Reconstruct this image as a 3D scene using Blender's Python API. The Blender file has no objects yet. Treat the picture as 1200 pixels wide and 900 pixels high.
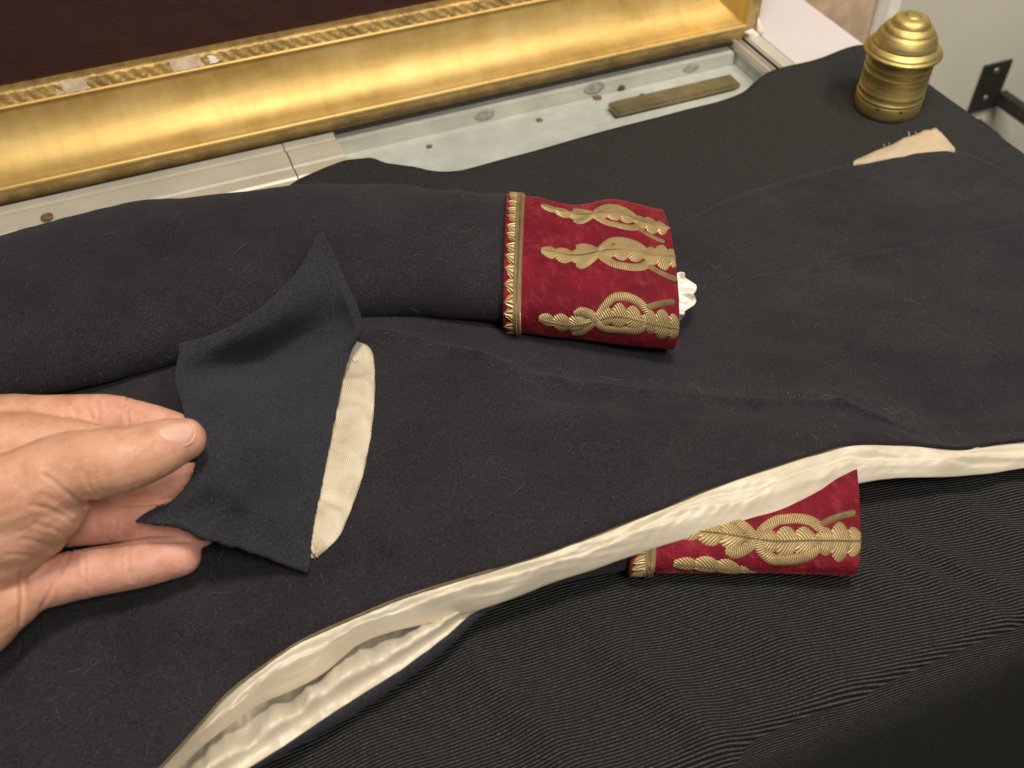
import bpy, bmesh, math, random
import numpy as np
from mathutils import Vector, Matrix, noise
from mathutils.bvhtree import BVHTree

random.seed(7)
scene = bpy.context.scene
C = scene.collection

# ------------------------------------------------------------------ camera
F_PX, CAM_H = 1150.0, 0.45                       # focal length for a 1200 px wide picture, height above the case top
_pit, _roll, _yaw = (math.radians(a) for a in (46.77, -0.82, 21.7))
FW = np.array([math.sin(_yaw) * math.cos(_pit), math.cos(_yaw) * math.cos(_pit), -math.sin(_pit)])
_r = np.array([math.cos(_yaw), -math.sin(_yaw), 0.0]); _u = np.cross(_r, FW)
RT = math.cos(_roll) * _r + math.sin(_roll) * _u; UP = np.cross(RT, FW)
EYE = np.array([0.0, 0.0, CAM_H])
cam_d = bpy.data.cameras.new('camera'); cam = bpy.data.objects.new('camera', cam_d); C.objects.link(cam)
M = Matrix.Identity(4)
for i in range(3):
    M[i][0], M[i][1], M[i][2], M[i][3] = RT[i], UP[i], -FW[i], EYE[i]
cam.matrix_world = M
cam_d.sensor_width = 36; cam_d.lens = 36 * F_PX / 1200; cam_d.clip_start = .01; cam_d.clip_end = 50
cam_d.dof.use_dof = True; cam_d.dof.focus_distance = .57; cam_d.dof.aperture_fstop = 9.0
scene.camera = cam

# ------------------------------------------------------------------ light
w = bpy.data.worlds.new('World'); scene.world = w; w.use_nodes = True
w.node_tree.nodes['Background'].inputs[0].default_value = (1.0, .93, .82, 1)
w.node_tree.nodes['Background'].inputs[1].default_value = .13

def area(name, loc, target, size, power, col, spread=180):
    d = bpy.data.lights.new(name, 'AREA'); d.energy = power; d.color = col; d.shape = 'DISK'; d.size = size; d.spread = math.radians(spread)
    o = bpy.data.objects.new(name, d); C.objects.link(o); o.location = loc
    o.rotation_euler = (Vector(target) - Vector(loc)).to_track_quat('-Z', 'Y').to_euler()
    return o
area('ceiling_lamp', (.16, .22, 1.30), (.2, .25, 0), .28, 11.5, (1, .90, .78))
area('room_lamp', (.30, -.75, 1.55), (.2, .30, 0), .5, 18, (1, .91, .80))
area('wall_fill_light', (.80, .05, 1.35), (.98, .83, -.05), .30, 2.6, (1, .93, .82), 75)  # added fill aimed at the wall to brighten it, no known lamp

scene.view_settings.view_transform = 'Standard'; scene.view_settings.look = 'None'
scene.view_settings.exposure = 0; scene.view_settings.gamma = 1
scene.cycles.use_denoising = True

# ------------------------------------------------------------------ helpers
def P(x, y, z=0.0):
    d = FW + RT * (x - 600) / F_PX - UP * (y - 450) / F_PX
    return EYE + d * (z - CAM_H) / d[2]
def Py(x, y, Y):
    d = FW + RT * (x - 600) / F_PX - UP * (y - 450) / F_PX
    return EYE + d * Y / d[1]
def proj(p):
    v = np.asarray(p, float) - EYE; wz = v @ FW
    return np.stack([600 + F_PX * (v @ RT) / wz, 450 - F_PX * (v @ UP) / wz], -1)
def nz(x, y, z=0, s=1.0):
    return noise.noise(Vector((x * s, y * s, z * s)))
def drape(p, edge=.622):
    p = p.copy()
    if p[0] > edge:
        e = p[0] - edge; p[0] = edge + .004 * (1 - math.exp(-e / .004)); p[2] -= max(0, e - .003)
    return p
def crom(keys, n):
    """Catmull-Rom through key vectors (list of tuples), n samples, uniform in chord length."""
    k = np.array(keys, float)
    if len(k) == 2: return k[0] + (k[1] - k[0]) * np.linspace(0, 1, n)[:, None]
    d = np.linalg.norm(np.diff(k[:, :2], axis=0), axis=1); t = np.concatenate([[0], np.cumsum(np.maximum(d, 1e-6))])
    return hermite(t, k, np.linspace(0, t[-1], n))
def hermite(t, k, q):
    t = np.asarray(t, float); k = np.asarray(k, float)
    if k.ndim == 1: k = k[:, None]; flat = True
    else: flat = False
    dk = np.diff(k, axis=0) / np.diff(t)[:, None]
    m = np.zeros_like(k); m[0] = dk[0]; m[-1] = dk[-1]
    h = np.diff(t)
    for i in range(1, len(t) - 1):
        same = dk[i - 1] * dk[i] > 0
        w1, w2 = 2 * h[i] + h[i - 1], h[i] + 2 * h[i - 1]
        with np.errstate(divide='ignore', invalid='ignore'):
            hm = (w1 + w2) / (w1 / dk[i - 1] + w2 / dk[i])
        m[i] = np.where(same, hm, (dk[i - 1] + dk[i]) * .25)
    i = np.clip(np.searchsorted(t, q, 'right') - 1, 0, len(t) - 2)
    s = ((q - t[i]) / h[i])[:, None]; hh = h[i][:, None]
    r = (2*s**3 - 3*s**2 + 1) * k[i] + (s**3 - 2*s**2 + s) * hh * m[i] + (-2*s**3 + 3*s**2) * k[i+1] + (s**3 - s**2) * hh * m[i+1]
    return r[:, 0] if flat else r
def fx(keys, q):
    """row given as (px, value) pairs -> values at q"""
    a = np.array(keys, float); return hermite(a[:, 0], a[:, 1], np.asarray(q, float))

def link(name, me, mat, parent=None):
    o = bpy.data.objects.new(name, me); C.objects.link(o)
    if mat: me.materials.append(mat)
    if parent: o.parent = parent
    return o
def tag(o, label=None, cat=None, group=None, kind=None):
    if label: o['label'] = label
    if cat: o['category'] = cat
    if group: o['group'] = group
    if kind: o['kind'] = kind
    return o
def empty(name, label=None, cat=None, group=None, loc=(0, 0, 0)):
    o = bpy.data.objects.new(name, None); C.objects.link(o); o.empty_display_size = .05
    return tag(o, label, cat, group)
def mesh_from(name, v, f, smooth=True):
    me = bpy.data.meshes.new(name); me.from_pydata([tuple(map(float, p)) for p in v], [], [tuple(map(int, q)) for q in f]); me.update()
    if smooth: me.polygons.foreach_set('use_smooth', [True] * len(me.polygons))
    return me
def grid_mesh(name, G, mat, parent=None, closed=False, thick=0.0, flip=False, uvscale=None):
    """G: (nv, nu, 3) array of points -> one mesh; thick > 0 gives it a back and rims (thickness grows against the normal)."""
    nv, nu = G.shape[:2]
    v = G.reshape(-1, 3)
    if nv * nu == 0: return None
    f = []
    cu = nu if closed else nu - 1
    for j in range(nv - 1):
        a = j * nu
        for i in range(cu):
            i2 = (i + 1) % nu
            q = (a + i, a + i2, a + nu + i2, a + nu + i)
            f.append(q[::-1] if flip else q)
    me = mesh_from(name, v, f)
    uv = me.uv_layers.new(name='UVMap')
    vi = np.zeros(len(me.loops), int); me.loops.foreach_get('vertex_index', vi)
    U = (vi % nu) / max(1, (nu - (0 if closed else 1))); V = (vi // nu) / max(1, nv - 1)
    if uvscale: U = U * uvscale[0]; V = V * uvscale[1]
    uv.data.foreach_set('uv', np.stack([U, V], -1).astype(np.float32).ravel())
    o = link(name, me, mat, parent)
    if thick:
        m = o.modifiers.new('thickness', 'SOLIDIFY'); m.thickness = thick; m.offset = -1
    return o
def box_mesh(name, lo, hi, mat, parent=None, bevel=.0015):
    bm = bmesh.new(); bmesh.ops.create_cube(bm, size=1)
    for q in bm.verts:
        for i in range(3): q.co[i] = lo[i] if q.co[i] < 0 else hi[i]
    if bevel: bmesh.ops.bevel(bm, geom=bm.edges[:], offset=bevel, segments=2, affect='EDGES')
    bmesh.ops.recalc_face_normals(bm, faces=bm.faces[:])
    me = bpy.data.meshes.new(name); bm.to_mesh(me); bm.free()
    return link(name, me, mat, parent)
def sweep(name, pts, r, mat, parent=None, n=8, taper=None):
    pts = np.asarray(pts, float); m = len(pts); G = np.zeros((m, n, 3))
    T = np.gradient(pts, axis=0); up = np.array([.13, .21, .97])
    for i in range(m):
        t = T[i] / (np.linalg.norm(T[i]) + 1e-12); a = np.cross(up, t); a /= np.linalg.norm(a) + 1e-12; b = np.cross(t, a)
        rr = r * (taper[i] if taper is not None else 1)
        for k in range(n):
            an = 2 * math.pi * k / n; G[i, k] = pts[i] + rr * (a * math.cos(an) + b * math.sin(an))
    o = grid_mesh(name, G, mat, parent, closed=True)
    return o
def lathe(name, prof, centre, mat, parent=None, n=72):
    prof = np.asarray(prof, float); G = np.zeros((len(prof), n, 3))
    for i, (rr, z) in enumerate(prof):
        for k in range(n):
            a = 2 * math.pi * k / n
            r2 = rr * (1 + .008 * nz(math.cos(a), math.sin(a), z * 40, 1.6) + .004 * nz(math.cos(a), math.sin(a), z * 300, 4))
            G[i, k] = (centre[0] + r2 * math.cos(a), centre[1] + r2 * math.sin(a), centre[2] + z)
    return grid_mesh(name, G, mat, parent, closed=True)
def bvh_of(o):
    dg = bpy.context.evaluated_depsgraph_get(); ev = o.evaluated_get(dg); me = ev.to_mesh()
    t = BVHTree.FromPolygons([q.co.copy() for q in me.vertices], [list(p.vertices) for p in me.polygons])
    ev.to_mesh_clear(); return t
def hit(t, x, y, off=0.0):
    d = FW + RT * (x - 600) / F_PX - UP * (y - 450) / F_PX
    loc, n, i, ds = t.ray_cast(Vector(EYE), Vector(d).normalized())
    if loc is None: return None, None
    n = np.array(n)
    if n @ d > 0: n = -n
    return np.array(loc) + n * off, n

# ------------------------------------------------------------------ materials
def new_mat(name):
    m = bpy.data.materials.new(name); m.use_nodes = True; nt = m.node_tree
    return m, nt, nt.nodes['Principled BSDF']
def N(nt, kind, **kw):
    n = nt.nodes.new(kind)
    for k, v in kw.items():
        if k in n.inputs: n.inputs[k].default_value = v
        else: setattr(n, k, v)
    return n
def ramp(nt, fac, stops):
    r = nt.nodes.new('ShaderNodeValToRGB'); nt.links.new(fac, r.inputs[0]); e = r.color_ramp.elements
    while len(e) < len(stops): e.new(.5)
    for q, (p, c) in zip(e, stops): q.position = p; q.color = (*c, 1) if len(c) == 3 else c
    return r.outputs[0]
def simple(name, col, rough=.6, metal=0, var=.15, scale=30, bump=0, bscale=200, sheen=0, coat=0, spec=.5):
    m, nt, b = new_mat(name)
    tc = N(nt, 'ShaderNodeTexCoord'); t = N(nt, 'ShaderNodeTexNoise', Scale=scale, Detail=6.0, Roughness=.6)
    nt.links.new(tc.outputs['Object'], t.inputs['Vector'])
    lo = tuple(max(0, c * (1 - var)) for c in col); hi = tuple(min(1, c * (1 + var)) for c in col)
    nt.links.new(ramp(nt, t.outputs['Fac'], [(.3, lo), (.7, hi)]), b.inputs['Base Color'])
    b.inputs['Roughness'].default_value = rough; b.inputs['Metallic'].default_value = metal
    b.inputs['Specular IOR Level'].default_value = spec; b.inputs['Coat Weight'].default_value = coat
    if sheen: b.inputs['Sheen Weight'].default_value = sheen; b.inputs['Sheen Roughness'].default_value = .5
    if bump:
        t2 = N(nt, 'ShaderNodeTexNoise', Scale=bscale, Detail=4.0); nt.links.new(tc.outputs['Object'], t2.inputs['Vector'])
        bp = N(nt, 'ShaderNodeBump', Strength=bump, Distance=.001); nt.links.new(t2.outputs['Fac'], bp.inputs['Height'])
        nt.links.new(bp.outputs[0], b.inputs['Normal'])
    return m
def wool(name, a, c, sheen=.35, tint=(.5, .5, .56)):
    """felted broadcloth: soft colour blotches, pale flecks, fuzzy nap."""
    m, nt, b = new_mat(name)
    tc = N(nt, 'ShaderNodeTexCoord')
    big = N(nt, 'ShaderNodeTexNoise', Scale=14.0, Detail=8.0, Roughness=.72); nt.links.new(tc.outputs['Object'], big.inputs['Vector'])
    fin = N(nt, 'ShaderNodeTexNoise', Scale=1250.0, Detail=3.0, Roughness=.75); nt.links.new(tc.outputs['Object'], fin.inputs['Vector'])
    base = ramp(nt, big.outputs['Fac'], [(.3, a), (.7, c)])
    fl = ramp(nt, fin.outputs['Fac'], [(.36, (.45, .45, .45)), (.5, (.95, .95, .95)), (.62, (1.7, 1.68, 1.65)), (.78, (3.6, 3.5, 3.4))])
    mx = N(nt, 'ShaderNodeMix', data_type='RGBA', blend_type='MULTIPLY'); mx.inputs[0].default_value = 1
    nt.links.new(base, mx.inputs[6]); nt.links.new(fl, mx.inputs[7]); nt.links.new(mx.outputs[2], b.inputs['Base Color'])
    b.inputs['Roughness'].default_value = .95; b.inputs['Specular IOR Level'].default_value = .15
    b.inputs['Sheen Weight'].default_value = sheen; b.inputs['Sheen Roughness'].default_value = .55
    b.inputs['Sheen Tint'].default_value = (*tint, 1)
    mid = N(nt, 'ShaderNodeTexNoise', Scale=140.0, Detail=4.0, Roughness=.6); nt.links.new(tc.outputs['Object'], mid.inputs['Vector'])
    ad = N(nt, 'ShaderNodeMath', operation='MULTIPLY_ADD'); ad.inputs[1].default_value = .6
    nt.links.new(mid.outputs['Fac'], ad.inputs[0]); nt.links.new(fin.outputs['Fac'], ad.inputs[2])
    bp = N(nt, 'ShaderNodeBump', Strength=.7, Distance=.0008); nt.links.new(ad.outputs[0], bp.inputs['Height'])
    nt.links.new(bp.outputs[0], b.inputs['Normal'])
    return m
MAT = {}
MAT['wool'] = wool('black_wool', (.0150, .0138, .0162), (.0290, .0268, .0305), .12)
MAT['flap'] = wool('navy_wool', (.0225, .0225, .0285), (.031, .0312, .0390), .12, (.5, .52, .66))

def ribbed():
    m, nt, b = new_mat('black_ribbed_cloth')
    tc = N(nt, 'ShaderNodeTexCoord'); mp = N(nt, 'ShaderNodeMapping'); mp.inputs['Rotation'].default_value[2] = 0
    nt.links.new(tc.outputs['Object'], mp.inputs['Vector'])
    ns = N(nt, 'ShaderNodeTexNoise', Scale=9.0, Detail=3.0); nt.links.new(tc.outputs['Object'], ns.inputs['Vector'])
    wv = N(nt, 'ShaderNodeTexWave', wave_type='BANDS', bands_direction='Y', Scale=185.0, Distortion=0.0)
    sx = N(nt, 'ShaderNodeVectorMath', operation='MULTIPLY_ADD'); sx.inputs[1].default_value = (0, .006, 0)
    nt.links.new(ns.outputs['Color'], sx.inputs[0]); sq = N(nt, 'ShaderNodeSeparateXYZ'); nt.links.new(mp.outputs[0], sq.inputs[0])
    p2 = N(nt, 'ShaderNodeMath', operation='MULTIPLY'); nt.links.new(sq.outputs['X'], p2.inputs[0]); nt.links.new(sq.outputs['X'], p2.inputs[1])
    p3 = N(nt, 'ShaderNodeMath', operation='MULTIPLY'); p3.inputs[1].default_value = .36; nt.links.new(p2.outputs[0], p3.inputs[0])
    p4 = N(nt, 'ShaderNodeMath', operation='MULTIPLY_ADD'); p4.inputs[1].default_value = -.02; nt.links.new(sq.outputs['X'], p4.inputs[0]); nt.links.new(p3.outputs[0], p4.inputs[2])
    p6 = N(nt, 'ShaderNodeMath', operation='ADD'); nt.links.new(sq.outputs['Y'], p6.inputs[0]); pz = N(nt, 'ShaderNodeMath', operation='MINIMUM'); pz.inputs[1].default_value = 0.0; nt.links.new(sq.outputs['Z'], pz.inputs[0]); nt.links.new(pz.outputs[0], p6.inputs[1])
    p5 = N(nt, 'ShaderNodeMath', operation='ADD'); nt.links.new(p6.outputs[0], p5.inputs[0]); nt.links.new(p4.outputs[0], p5.inputs[1])
    cb = N(nt, 'ShaderNodeCombineXYZ'); nt.links.new(sq.outputs['X'], cb.inputs[0]); nt.links.new(p5.outputs[0], cb.inputs[1])
    nt.links.new(cb.outputs[0], sx.inputs[2]); nt.links.new(sx.outputs[0], wv.inputs['Vector'])
    fine = N(nt, 'ShaderNodeTexNoise', Scale=1100.0, Detail=3.0); nt.links.new(tc.outputs['Object'], fine.inputs['Vector'])
    base = ramp(nt, wv.outputs['Fac'], [(.15, (.008, .0078, .0077)), (.6, (.029, .0284, .0280)), (.92, (.075, .0735, .0720))])
    fl = ramp(nt, fine.outputs['Fac'], [(.35, (.6, .6, .6)), (.6, (1.15, 1.15, 1.15)), (.8, (2.6, 2.5, 2.3))])
    mx = N(nt, 'ShaderNodeMix', data_type='RGBA', blend_type='MULTIPLY'); mx.inputs[0].default_value = 1
    nt.links.new(base, mx.inputs[6]); nt.links.new(fl, mx.inputs[7]); nt.links.new(mx.outputs[2], b.inputs['Base Color'])
    b.inputs['Roughness'].default_value = .9; b.inputs['Specular IOR Level'].default_value = .15
    b.inputs['Sheen Weight'].default_value = .02; b.inputs['Sheen Roughness'].default_value = .5
    ad = N(nt, 'ShaderNodeMath', operation='MULTIPLY_ADD'); ad.inputs[1].default_value = .25
    nt.links.new(fine.outputs['Fac'], ad.inputs[0]); nt.links.new(wv.outputs['Fac'], ad.inputs[2])
    bp = N(nt, 'ShaderNodeBump', Strength=1.0, Distance=.0012); nt.links.new(ad.outputs[0], bp.inputs['Height'])
    nt.links.new(bp.outputs[0], b.inputs['Normal'])
    return m
MAT['ribbed'] = ribbed()

def silk():
    m, nt, b = new_mat('cream_silk')
    tc = N(nt, 'ShaderNodeTexCoord')
    t = N(nt, 'ShaderNodeTexNoise', Scale=35.0, Detail=5.0); nt.links.new(tc.outputs['Object'], t.inputs['Vector'])
    nt.links.new(ramp(nt, t.outputs['Fac'], [(.3, (.60, .53, .40)), (.7, (.73, .67, .54))]), b.inputs['Base Color'])
    b.inputs['Roughness'].default_value = .36; b.inputs['Specular IOR Level'].default_value = .6
    b.inputs['Sheen Weight'].default_value = .25; b.inputs['Anisotropic'].default_value = .4
    t2 = N(nt, 'ShaderNodeTexNoise', Scale=120.0, Detail=4.0); nt.links.new(tc.outputs['Object'], t2.inputs['Vector'])
    wv = N(nt, 'ShaderNodeTexWave', wave_type='BANDS', bands_direction='DIAGONAL', Scale=420.0); nt.links.new(tc.outputs['Object'], wv.inputs['Vector'])
    ad = N(nt, 'ShaderNodeMath', operation='MULTIPLY_ADD'); ad.inputs[1].default_value = .12
    nt.links.new(wv.outputs['Fac'], ad.inputs[0]); nt.links.new(t2.outputs['Fac'], ad.inputs[2])
    bp = N(nt, 'ShaderNodeBump', Strength=.35, Distance=.001); nt.links.new(ad.outputs[0], bp.inputs['Height']); nt.links.new(bp.outputs[0], b.inputs['Normal'])
    return m
MAT['silk'] = silk()

def linen():
    m, nt, b = new_mat('cream_linen')
    uvn = N(nt, 'ShaderNodeTexCoord')
    t = N(nt, 'ShaderNodeTexNoise', Scale=60.0, Detail=5.0); nt.links.new(uvn.outputs['Object'], t.inputs['Vector'])
    col = ramp(nt, t.outputs['Fac'], [(.3, (.60, .51, .36)), (.7, (.80, .72, .56))])
    w1 = N(nt, 'ShaderNodeTexWave', bands_direction='X', Scale=300.0); w2 = N(nt, 'ShaderNodeTexWave', bands_direction='Y', Scale=300.0)
    for q in (w1, w2): nt.links.new(uvn.outputs['Object'], q.inputs['Vector']); q.inputs['Distortion'].default_value = 1.5
    mu = N(nt, 'ShaderNodeMath', operation='ADD'); nt.links.new(w1.outputs['Fac'], mu.inputs[0]); nt.links.new(w2.outputs['Fac'], mu.inputs[1])
    nt.links.new(col, b.inputs['Base Color']); b.inputs['Roughness'].default_value = .85
    bp = N(nt, 'ShaderNodeBump', Strength=.5, Distance=.0006); nt.links.new(mu.outputs[0], bp.inputs['Height']); nt.links.new(bp.outputs[0], b.inputs['Normal'])
    return m
MAT['linen'] = linen()

def velvet(name, a, c, tint, sheen=1.0, crushed=False):
    m, nt, b = new_mat(name)
    tc = N(nt, 'ShaderNodeTexCoord')
    t = N(nt, 'ShaderNodeTexNoise', Scale=55.0, Detail=6.0, Roughness=.65); nt.links.new(tc.outputs['Object'], t.inputs['Vector'])
    t2 = N(nt, 'ShaderNodeTexNoise', Scale=700.0, Detail=3.0); nt.links.new(tc.outputs['Object'], t2.inputs['Vector'])
    nt.links.new(ramp(nt, t.outputs['Fac'], [(.32, a), (.68, c)]), b.inputs['Base Color'])
    if crushed:                                           # rubbed, paler patches and pressed streaks across the pile
        mpv = N(nt, 'ShaderNodeMapping'); mpv.inputs['Scale'].default_value = (1.5, .8, 1); mpv.inputs['Rotation'].default_value[2] = math.radians(36); nt.links.new(tc.outputs['Object'], mpv.inputs['Vector'])
        t5 = N(nt, 'ShaderNodeTexNoise', Scale=110.0, Detail=8.0, Roughness=.78); nt.links.new(mpv.outputs[0], t5.inputs['Vector'])
        mxv = N(nt, 'ShaderNodeMix', data_type='RGBA'); nt.links.new(ramp(nt, t5.outputs['Fac'], [(.50, (0, 0, 0)), (.74, (.55, .55, .55))]), mxv.inputs[0])
        nt.links.new(b.inputs['Base Color'].links[0].from_socket, mxv.inputs[6]); mxv.inputs[7].default_value = (.40, .055, .07, 1); nt.links.new(mxv.outputs[2], b.inputs['Base Color'])
    b.inputs['Roughness'].default_value = .75; b.inputs['Specular IOR Level'].default_value = .2
    b.inputs['Sheen Weight'].default_value = sheen; b.inputs['Sheen Roughness'].default_value = .35; b.inputs['Sheen Tint'].default_value = (*tint, 1)
    if crushed:                                           # pile pressed one way or the other
        t4 = N(nt, 'ShaderNodeTexNoise', Scale=75.0, Detail=5.0, Roughness=.7, Distortion=1.0); nt.links.new(tc.outputs['Object'], t4.inputs['Vector'])
        nt.links.new(ramp(nt, t4.outputs['Fac'], [(.35, (.12, .12, .12)), (.52, (.5, .5, .5)), (.66, (1, 1, 1))]), b.inputs['Sheen Weight'])
    ad = N(nt, 'ShaderNodeMath', operation='MULTIPLY_ADD'); ad.inputs[1].default_value = 2.0
    nt.links.new(t.outputs['Fac'], ad.inputs[0]); nt.links.new(t2.outputs['Fac'], ad.inputs[2])
    bp = N(nt, 'ShaderNodeBump', Strength=.7, Distance=.0012); nt.links.new(ad.outputs[0], bp.inputs['Height']); nt.links.new(bp.outputs[0], b.inputs['Normal'])
    return m
MAT['velvet'] = velvet('red_velvet', (.105, .0025, .010), (.20, .0055, .019), (1, .22, .25), .8, True)
MAT['maroon'] = velvet('maroon_velvet', (.040, .017, .0145), (.052, .022, .0185), (.6, .28, .22), .5)

def thread(name, freq, slant, col=(.82, .63, .325)):
    """gold bullion: ridges across each stitched piece (UV: u along, v across)."""
    m, nt, b = new_mat(name)
    tc = N(nt, 'ShaderNodeTexCoord'); sp = N(nt, 'ShaderNodeSeparateXYZ'); nt.links.new(tc.outputs['UV'], sp.inputs[0])
    c1 = N(nt, 'ShaderNodeMath', operation='SUBTRACT'); c1.inputs[1].default_value = .5; nt.links.new(sp.outputs['Y'], c1.inputs[0])
    c2 = N(nt, 'ShaderNodeMath', operation='ABSOLUTE'); nt.links.new(c1.outputs[0], c2.inputs[0])
    c3 = N(nt, 'ShaderNodeMath', operation='MULTIPLY'); c3.inputs[1].default_value = slant; nt.links.new((c2 if slant > 0 else c1).outputs[0], c3.inputs[0])
    c4 = N(nt, 'ShaderNodeMath', operation='MULTIPLY_ADD'); c4.inputs[1].default_value = freq; nt.links.new(sp.outputs['X'], c4.inputs[0]); nt.links.new(c3.outputs[0], c4.inputs[2])
    c5 = N(nt, 'ShaderNodeMath', operation='MULTIPLY'); c5.inputs[1].default_value = 6.2832; nt.links.new(c4.outputs[0], c5.inputs[0])
    sn = N(nt, 'ShaderNodeMath', operation='SINE'); nt.links.new(c5.outputs[0], sn.inputs[0])
    nn = N(nt, 'ShaderNodeMath', operation='MULTIPLY_ADD'); nn.inputs[1].default_value = .5; nn.inputs[2].default_value = .5; nt.links.new(sn.outputs[0], nn.inputs[0])
    t = N(nt, 'ShaderNodeTexNoise', Scale=120.0, Detail=4.0); nt.links.new(tc.outputs['Object'], t.inputs['Vector'])
    base = ramp(nt, t.outputs['Fac'], [(.3, tuple(q * .78 for q in col)), (.7, tuple(min(1, q * 1.15) for q in col))])
    rd = ramp(nt, nn.outputs[0], [(.0, (.40, .33, .24)), (.4, (.86, .84, .81)), (.8, (1.1, 1.1, 1.1)), (1, (1.2, 1.2, 1.18))])
    mx = N(nt, 'ShaderNodeMix', data_type='RGBA', blend_type='MULTIPLY'); mx.inputs[0].default_value = 1
    nt.links.new(base, mx.inputs[6]); nt.links.new(rd, mx.inputs[7]); nt.links.new(mx.outputs[2], b.inputs['Base Color'])
    b.inputs['Metallic'].default_value = .35; b.inputs['Roughness'].default_value = .38
    bp = N(nt, 'ShaderNodeBump', Strength=1.0, Distance=.0008); nt.links.new(nn.outputs[0], bp.inputs['Height']); nt.links.new(bp.outputs[0], b.inputs['Normal'])
    return m
MAT['leaf_thread'] = thread('gold_leaf_thread', 21, 4.0)
MAT['rope_thread'] = thread('gold_rope_thread', 50, -1.5)
MAT['fan_thread'] = thread('gold_fan_thread', .5, 3.6)
MAT['braid_thread'] = thread('gold_braid_thread', 150, 3, (.66, .52, .29))

def gilt():
    m, nt, b = new_mat('worn_gilding')
    tc = N(nt, 'ShaderNodeTexCoord')
    mp = N(nt, 'ShaderNodeMapping'); mp.inputs['Scale'].default_value = (.12, 1, 1); nt.links.new(tc.outputs['Object'], mp.inputs['Vector'])
    t = N(nt, 'ShaderNodeTexNoise', Scale=45.0, Detail=6.0, Roughness=.62); nt.links.new(mp.outputs[0], t.inputs['Vector'])
    t2 = N(nt, 'ShaderNodeTexNoise', Scale=26.0, Detail=8.0, Roughness=.7); nt.links.new(tc.outputs['Object'], t2.inputs['Vector'])
    mu = N(nt, 'ShaderNodeMath', operation='MULTIPLY_ADD'); mu.inputs[1].default_value = .5
    nt.links.new(t.outputs['Fac'], mu.inputs[0])
    hf = N(nt, 'ShaderNodeMath', operation='MULTIPLY'); hf.inputs[1].default_value = .5; nt.links.new(t2.outputs['Fac'], hf.inputs[0]); nt.links.new(hf.outputs[0], mu.inputs[2])
    mp2 = N(nt, 'ShaderNodeMapping'); mp2.inputs['Scale'].default_value = (1.6, .16, .16); nt.links.new(tc.outputs['Object'], mp2.inputs['Vector'])      # laps between the gold leaves, scratches
    lp = N(nt, 'ShaderNodeTexNoise', Scale=26.0, Detail=9.0, Roughness=.75); nt.links.new(mp2.outputs[0], lp.inputs['Vector'])
    ml = N(nt, 'ShaderNodeMath', operation='MULTIPLY_ADD'); ml.inputs[1].default_value = .45; ml.inputs[2].default_value = -.225; nt.links.new(lp.outputs['Fac'], ml.inputs[0])
    m2 = N(nt, 'ShaderNodeMath', operation='ADD'); nt.links.new(mu.outputs[0], m2.inputs[0]); nt.links.new(ml.outputs[0], m2.inputs[1]); mu = m2
    nt.links.new(ramp(nt, mu.outputs[0], [(.32, (.48, .30, .085)), (.5, (.62, .43, .145)), (.68, (.72, .54, .23))]), b.inputs['Base Color'])
    b.inputs['Metallic'].default_value = .55
    nt.links.new(ramp(nt, t2.outputs['Fac'], [(.3, (.42, .42, .42)), (.7, (.58, .58, .58))]), b.inputs['Roughness'])
    bp = N(nt, 'ShaderNodeBump', Strength=.12, Distance=.001); nt.links.new(t2.outputs['Fac'], bp.inputs['Height']); nt.links.new(bp.outputs[0], b.inputs['Normal'])
    return m
MAT['gilt'] = gilt()
MAT['gilt_dull'] = simple('dull_gilding', (.44, .30, .12), .55, .35, .35, 60, .5, 260)
MAT['gilt_orn'] = simple('ornament_gilding', (.46, .31, .11), .5, .55, .4, 90, .6, 500)
MAT['plaster'] = simple('chipped_plaster', (.62, .50, .36), .9, 0, .25, 120, .6, 300)
MAT['gesso'] = simple('white_gesso', (.85, .78, .68), .9, 0, .1, 120, .5, 300)
MAT['cream_rail'] = simple('cream_painted_rail', (.52, .50, .43), .42, .2, .15, 14, .1, 80)
MAT['steel_rail'] = simple('brushed_rail', (.52, .50, .44), .32, .55, .15, 14)
MAT['rubber'] = simple('black_rubber', (.012, .012, .012), .6)
MAT['inner_white'] = simple('case_inner_white', (.54, .55, .515), .55, 0, .2, 22, .1, 60)
MAT['lavender'] = simple('pale_painted_board', (.60, .56, .56), .6, 0, .04, 8, .08, 120)
MAT['wallpaint'] = simple('grey_green_wall', (.60, .58, .485), .75, 0, .05, 6, .15, 200)
MAT['trim'] = simple('white_trim', (.70, .66, .58), .5, 0, .05, 8)
MAT['stone'] = simple('beige_stone', (.58, .42, .29), .55, 0, .28, 38, .2, 90)
MAT['iron'] = simple('black_iron', (.035, .037, .032), .5, .4, .3, 90, .3, 300)
MAT['screw'] = simple('screw_steel', (.45, .43, .38), .35, .9)
MAT['rust'] = simple('rusty_screw', (.20, .13, .07), .7, .3, .4, 200)
MAT['floor'] = simple('floor_brown', (.12, .09, .07), .7)
MAT['brass_old'] = simple('old_brass_bar', (.27, .22, .12), .45, .6, .25, 60)
MAT['paper'] = simple('tan_lining', (.50, .40, .265), .8, 0, .12, 60, .3, 300)
MAT['tissue'] = simple('white_tissue', (.82, .79, .74), .95, 0, .06, 60, .3, 200, spec=.1)
MAT['piping'] = simple('brown_piping', (.19, .125, .06), .7, 0, .3, 90, .5, 600)
MAT['lint'] = simple('pale_lint', (.22, .21, .20), .9)
MAT['nap'] = simple('wool_nap', (.036, .033, .037), .95, 0, .6, 900)
MAT['black'] = simple('dark_hole', (.004, .004, .004), .9)
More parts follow.
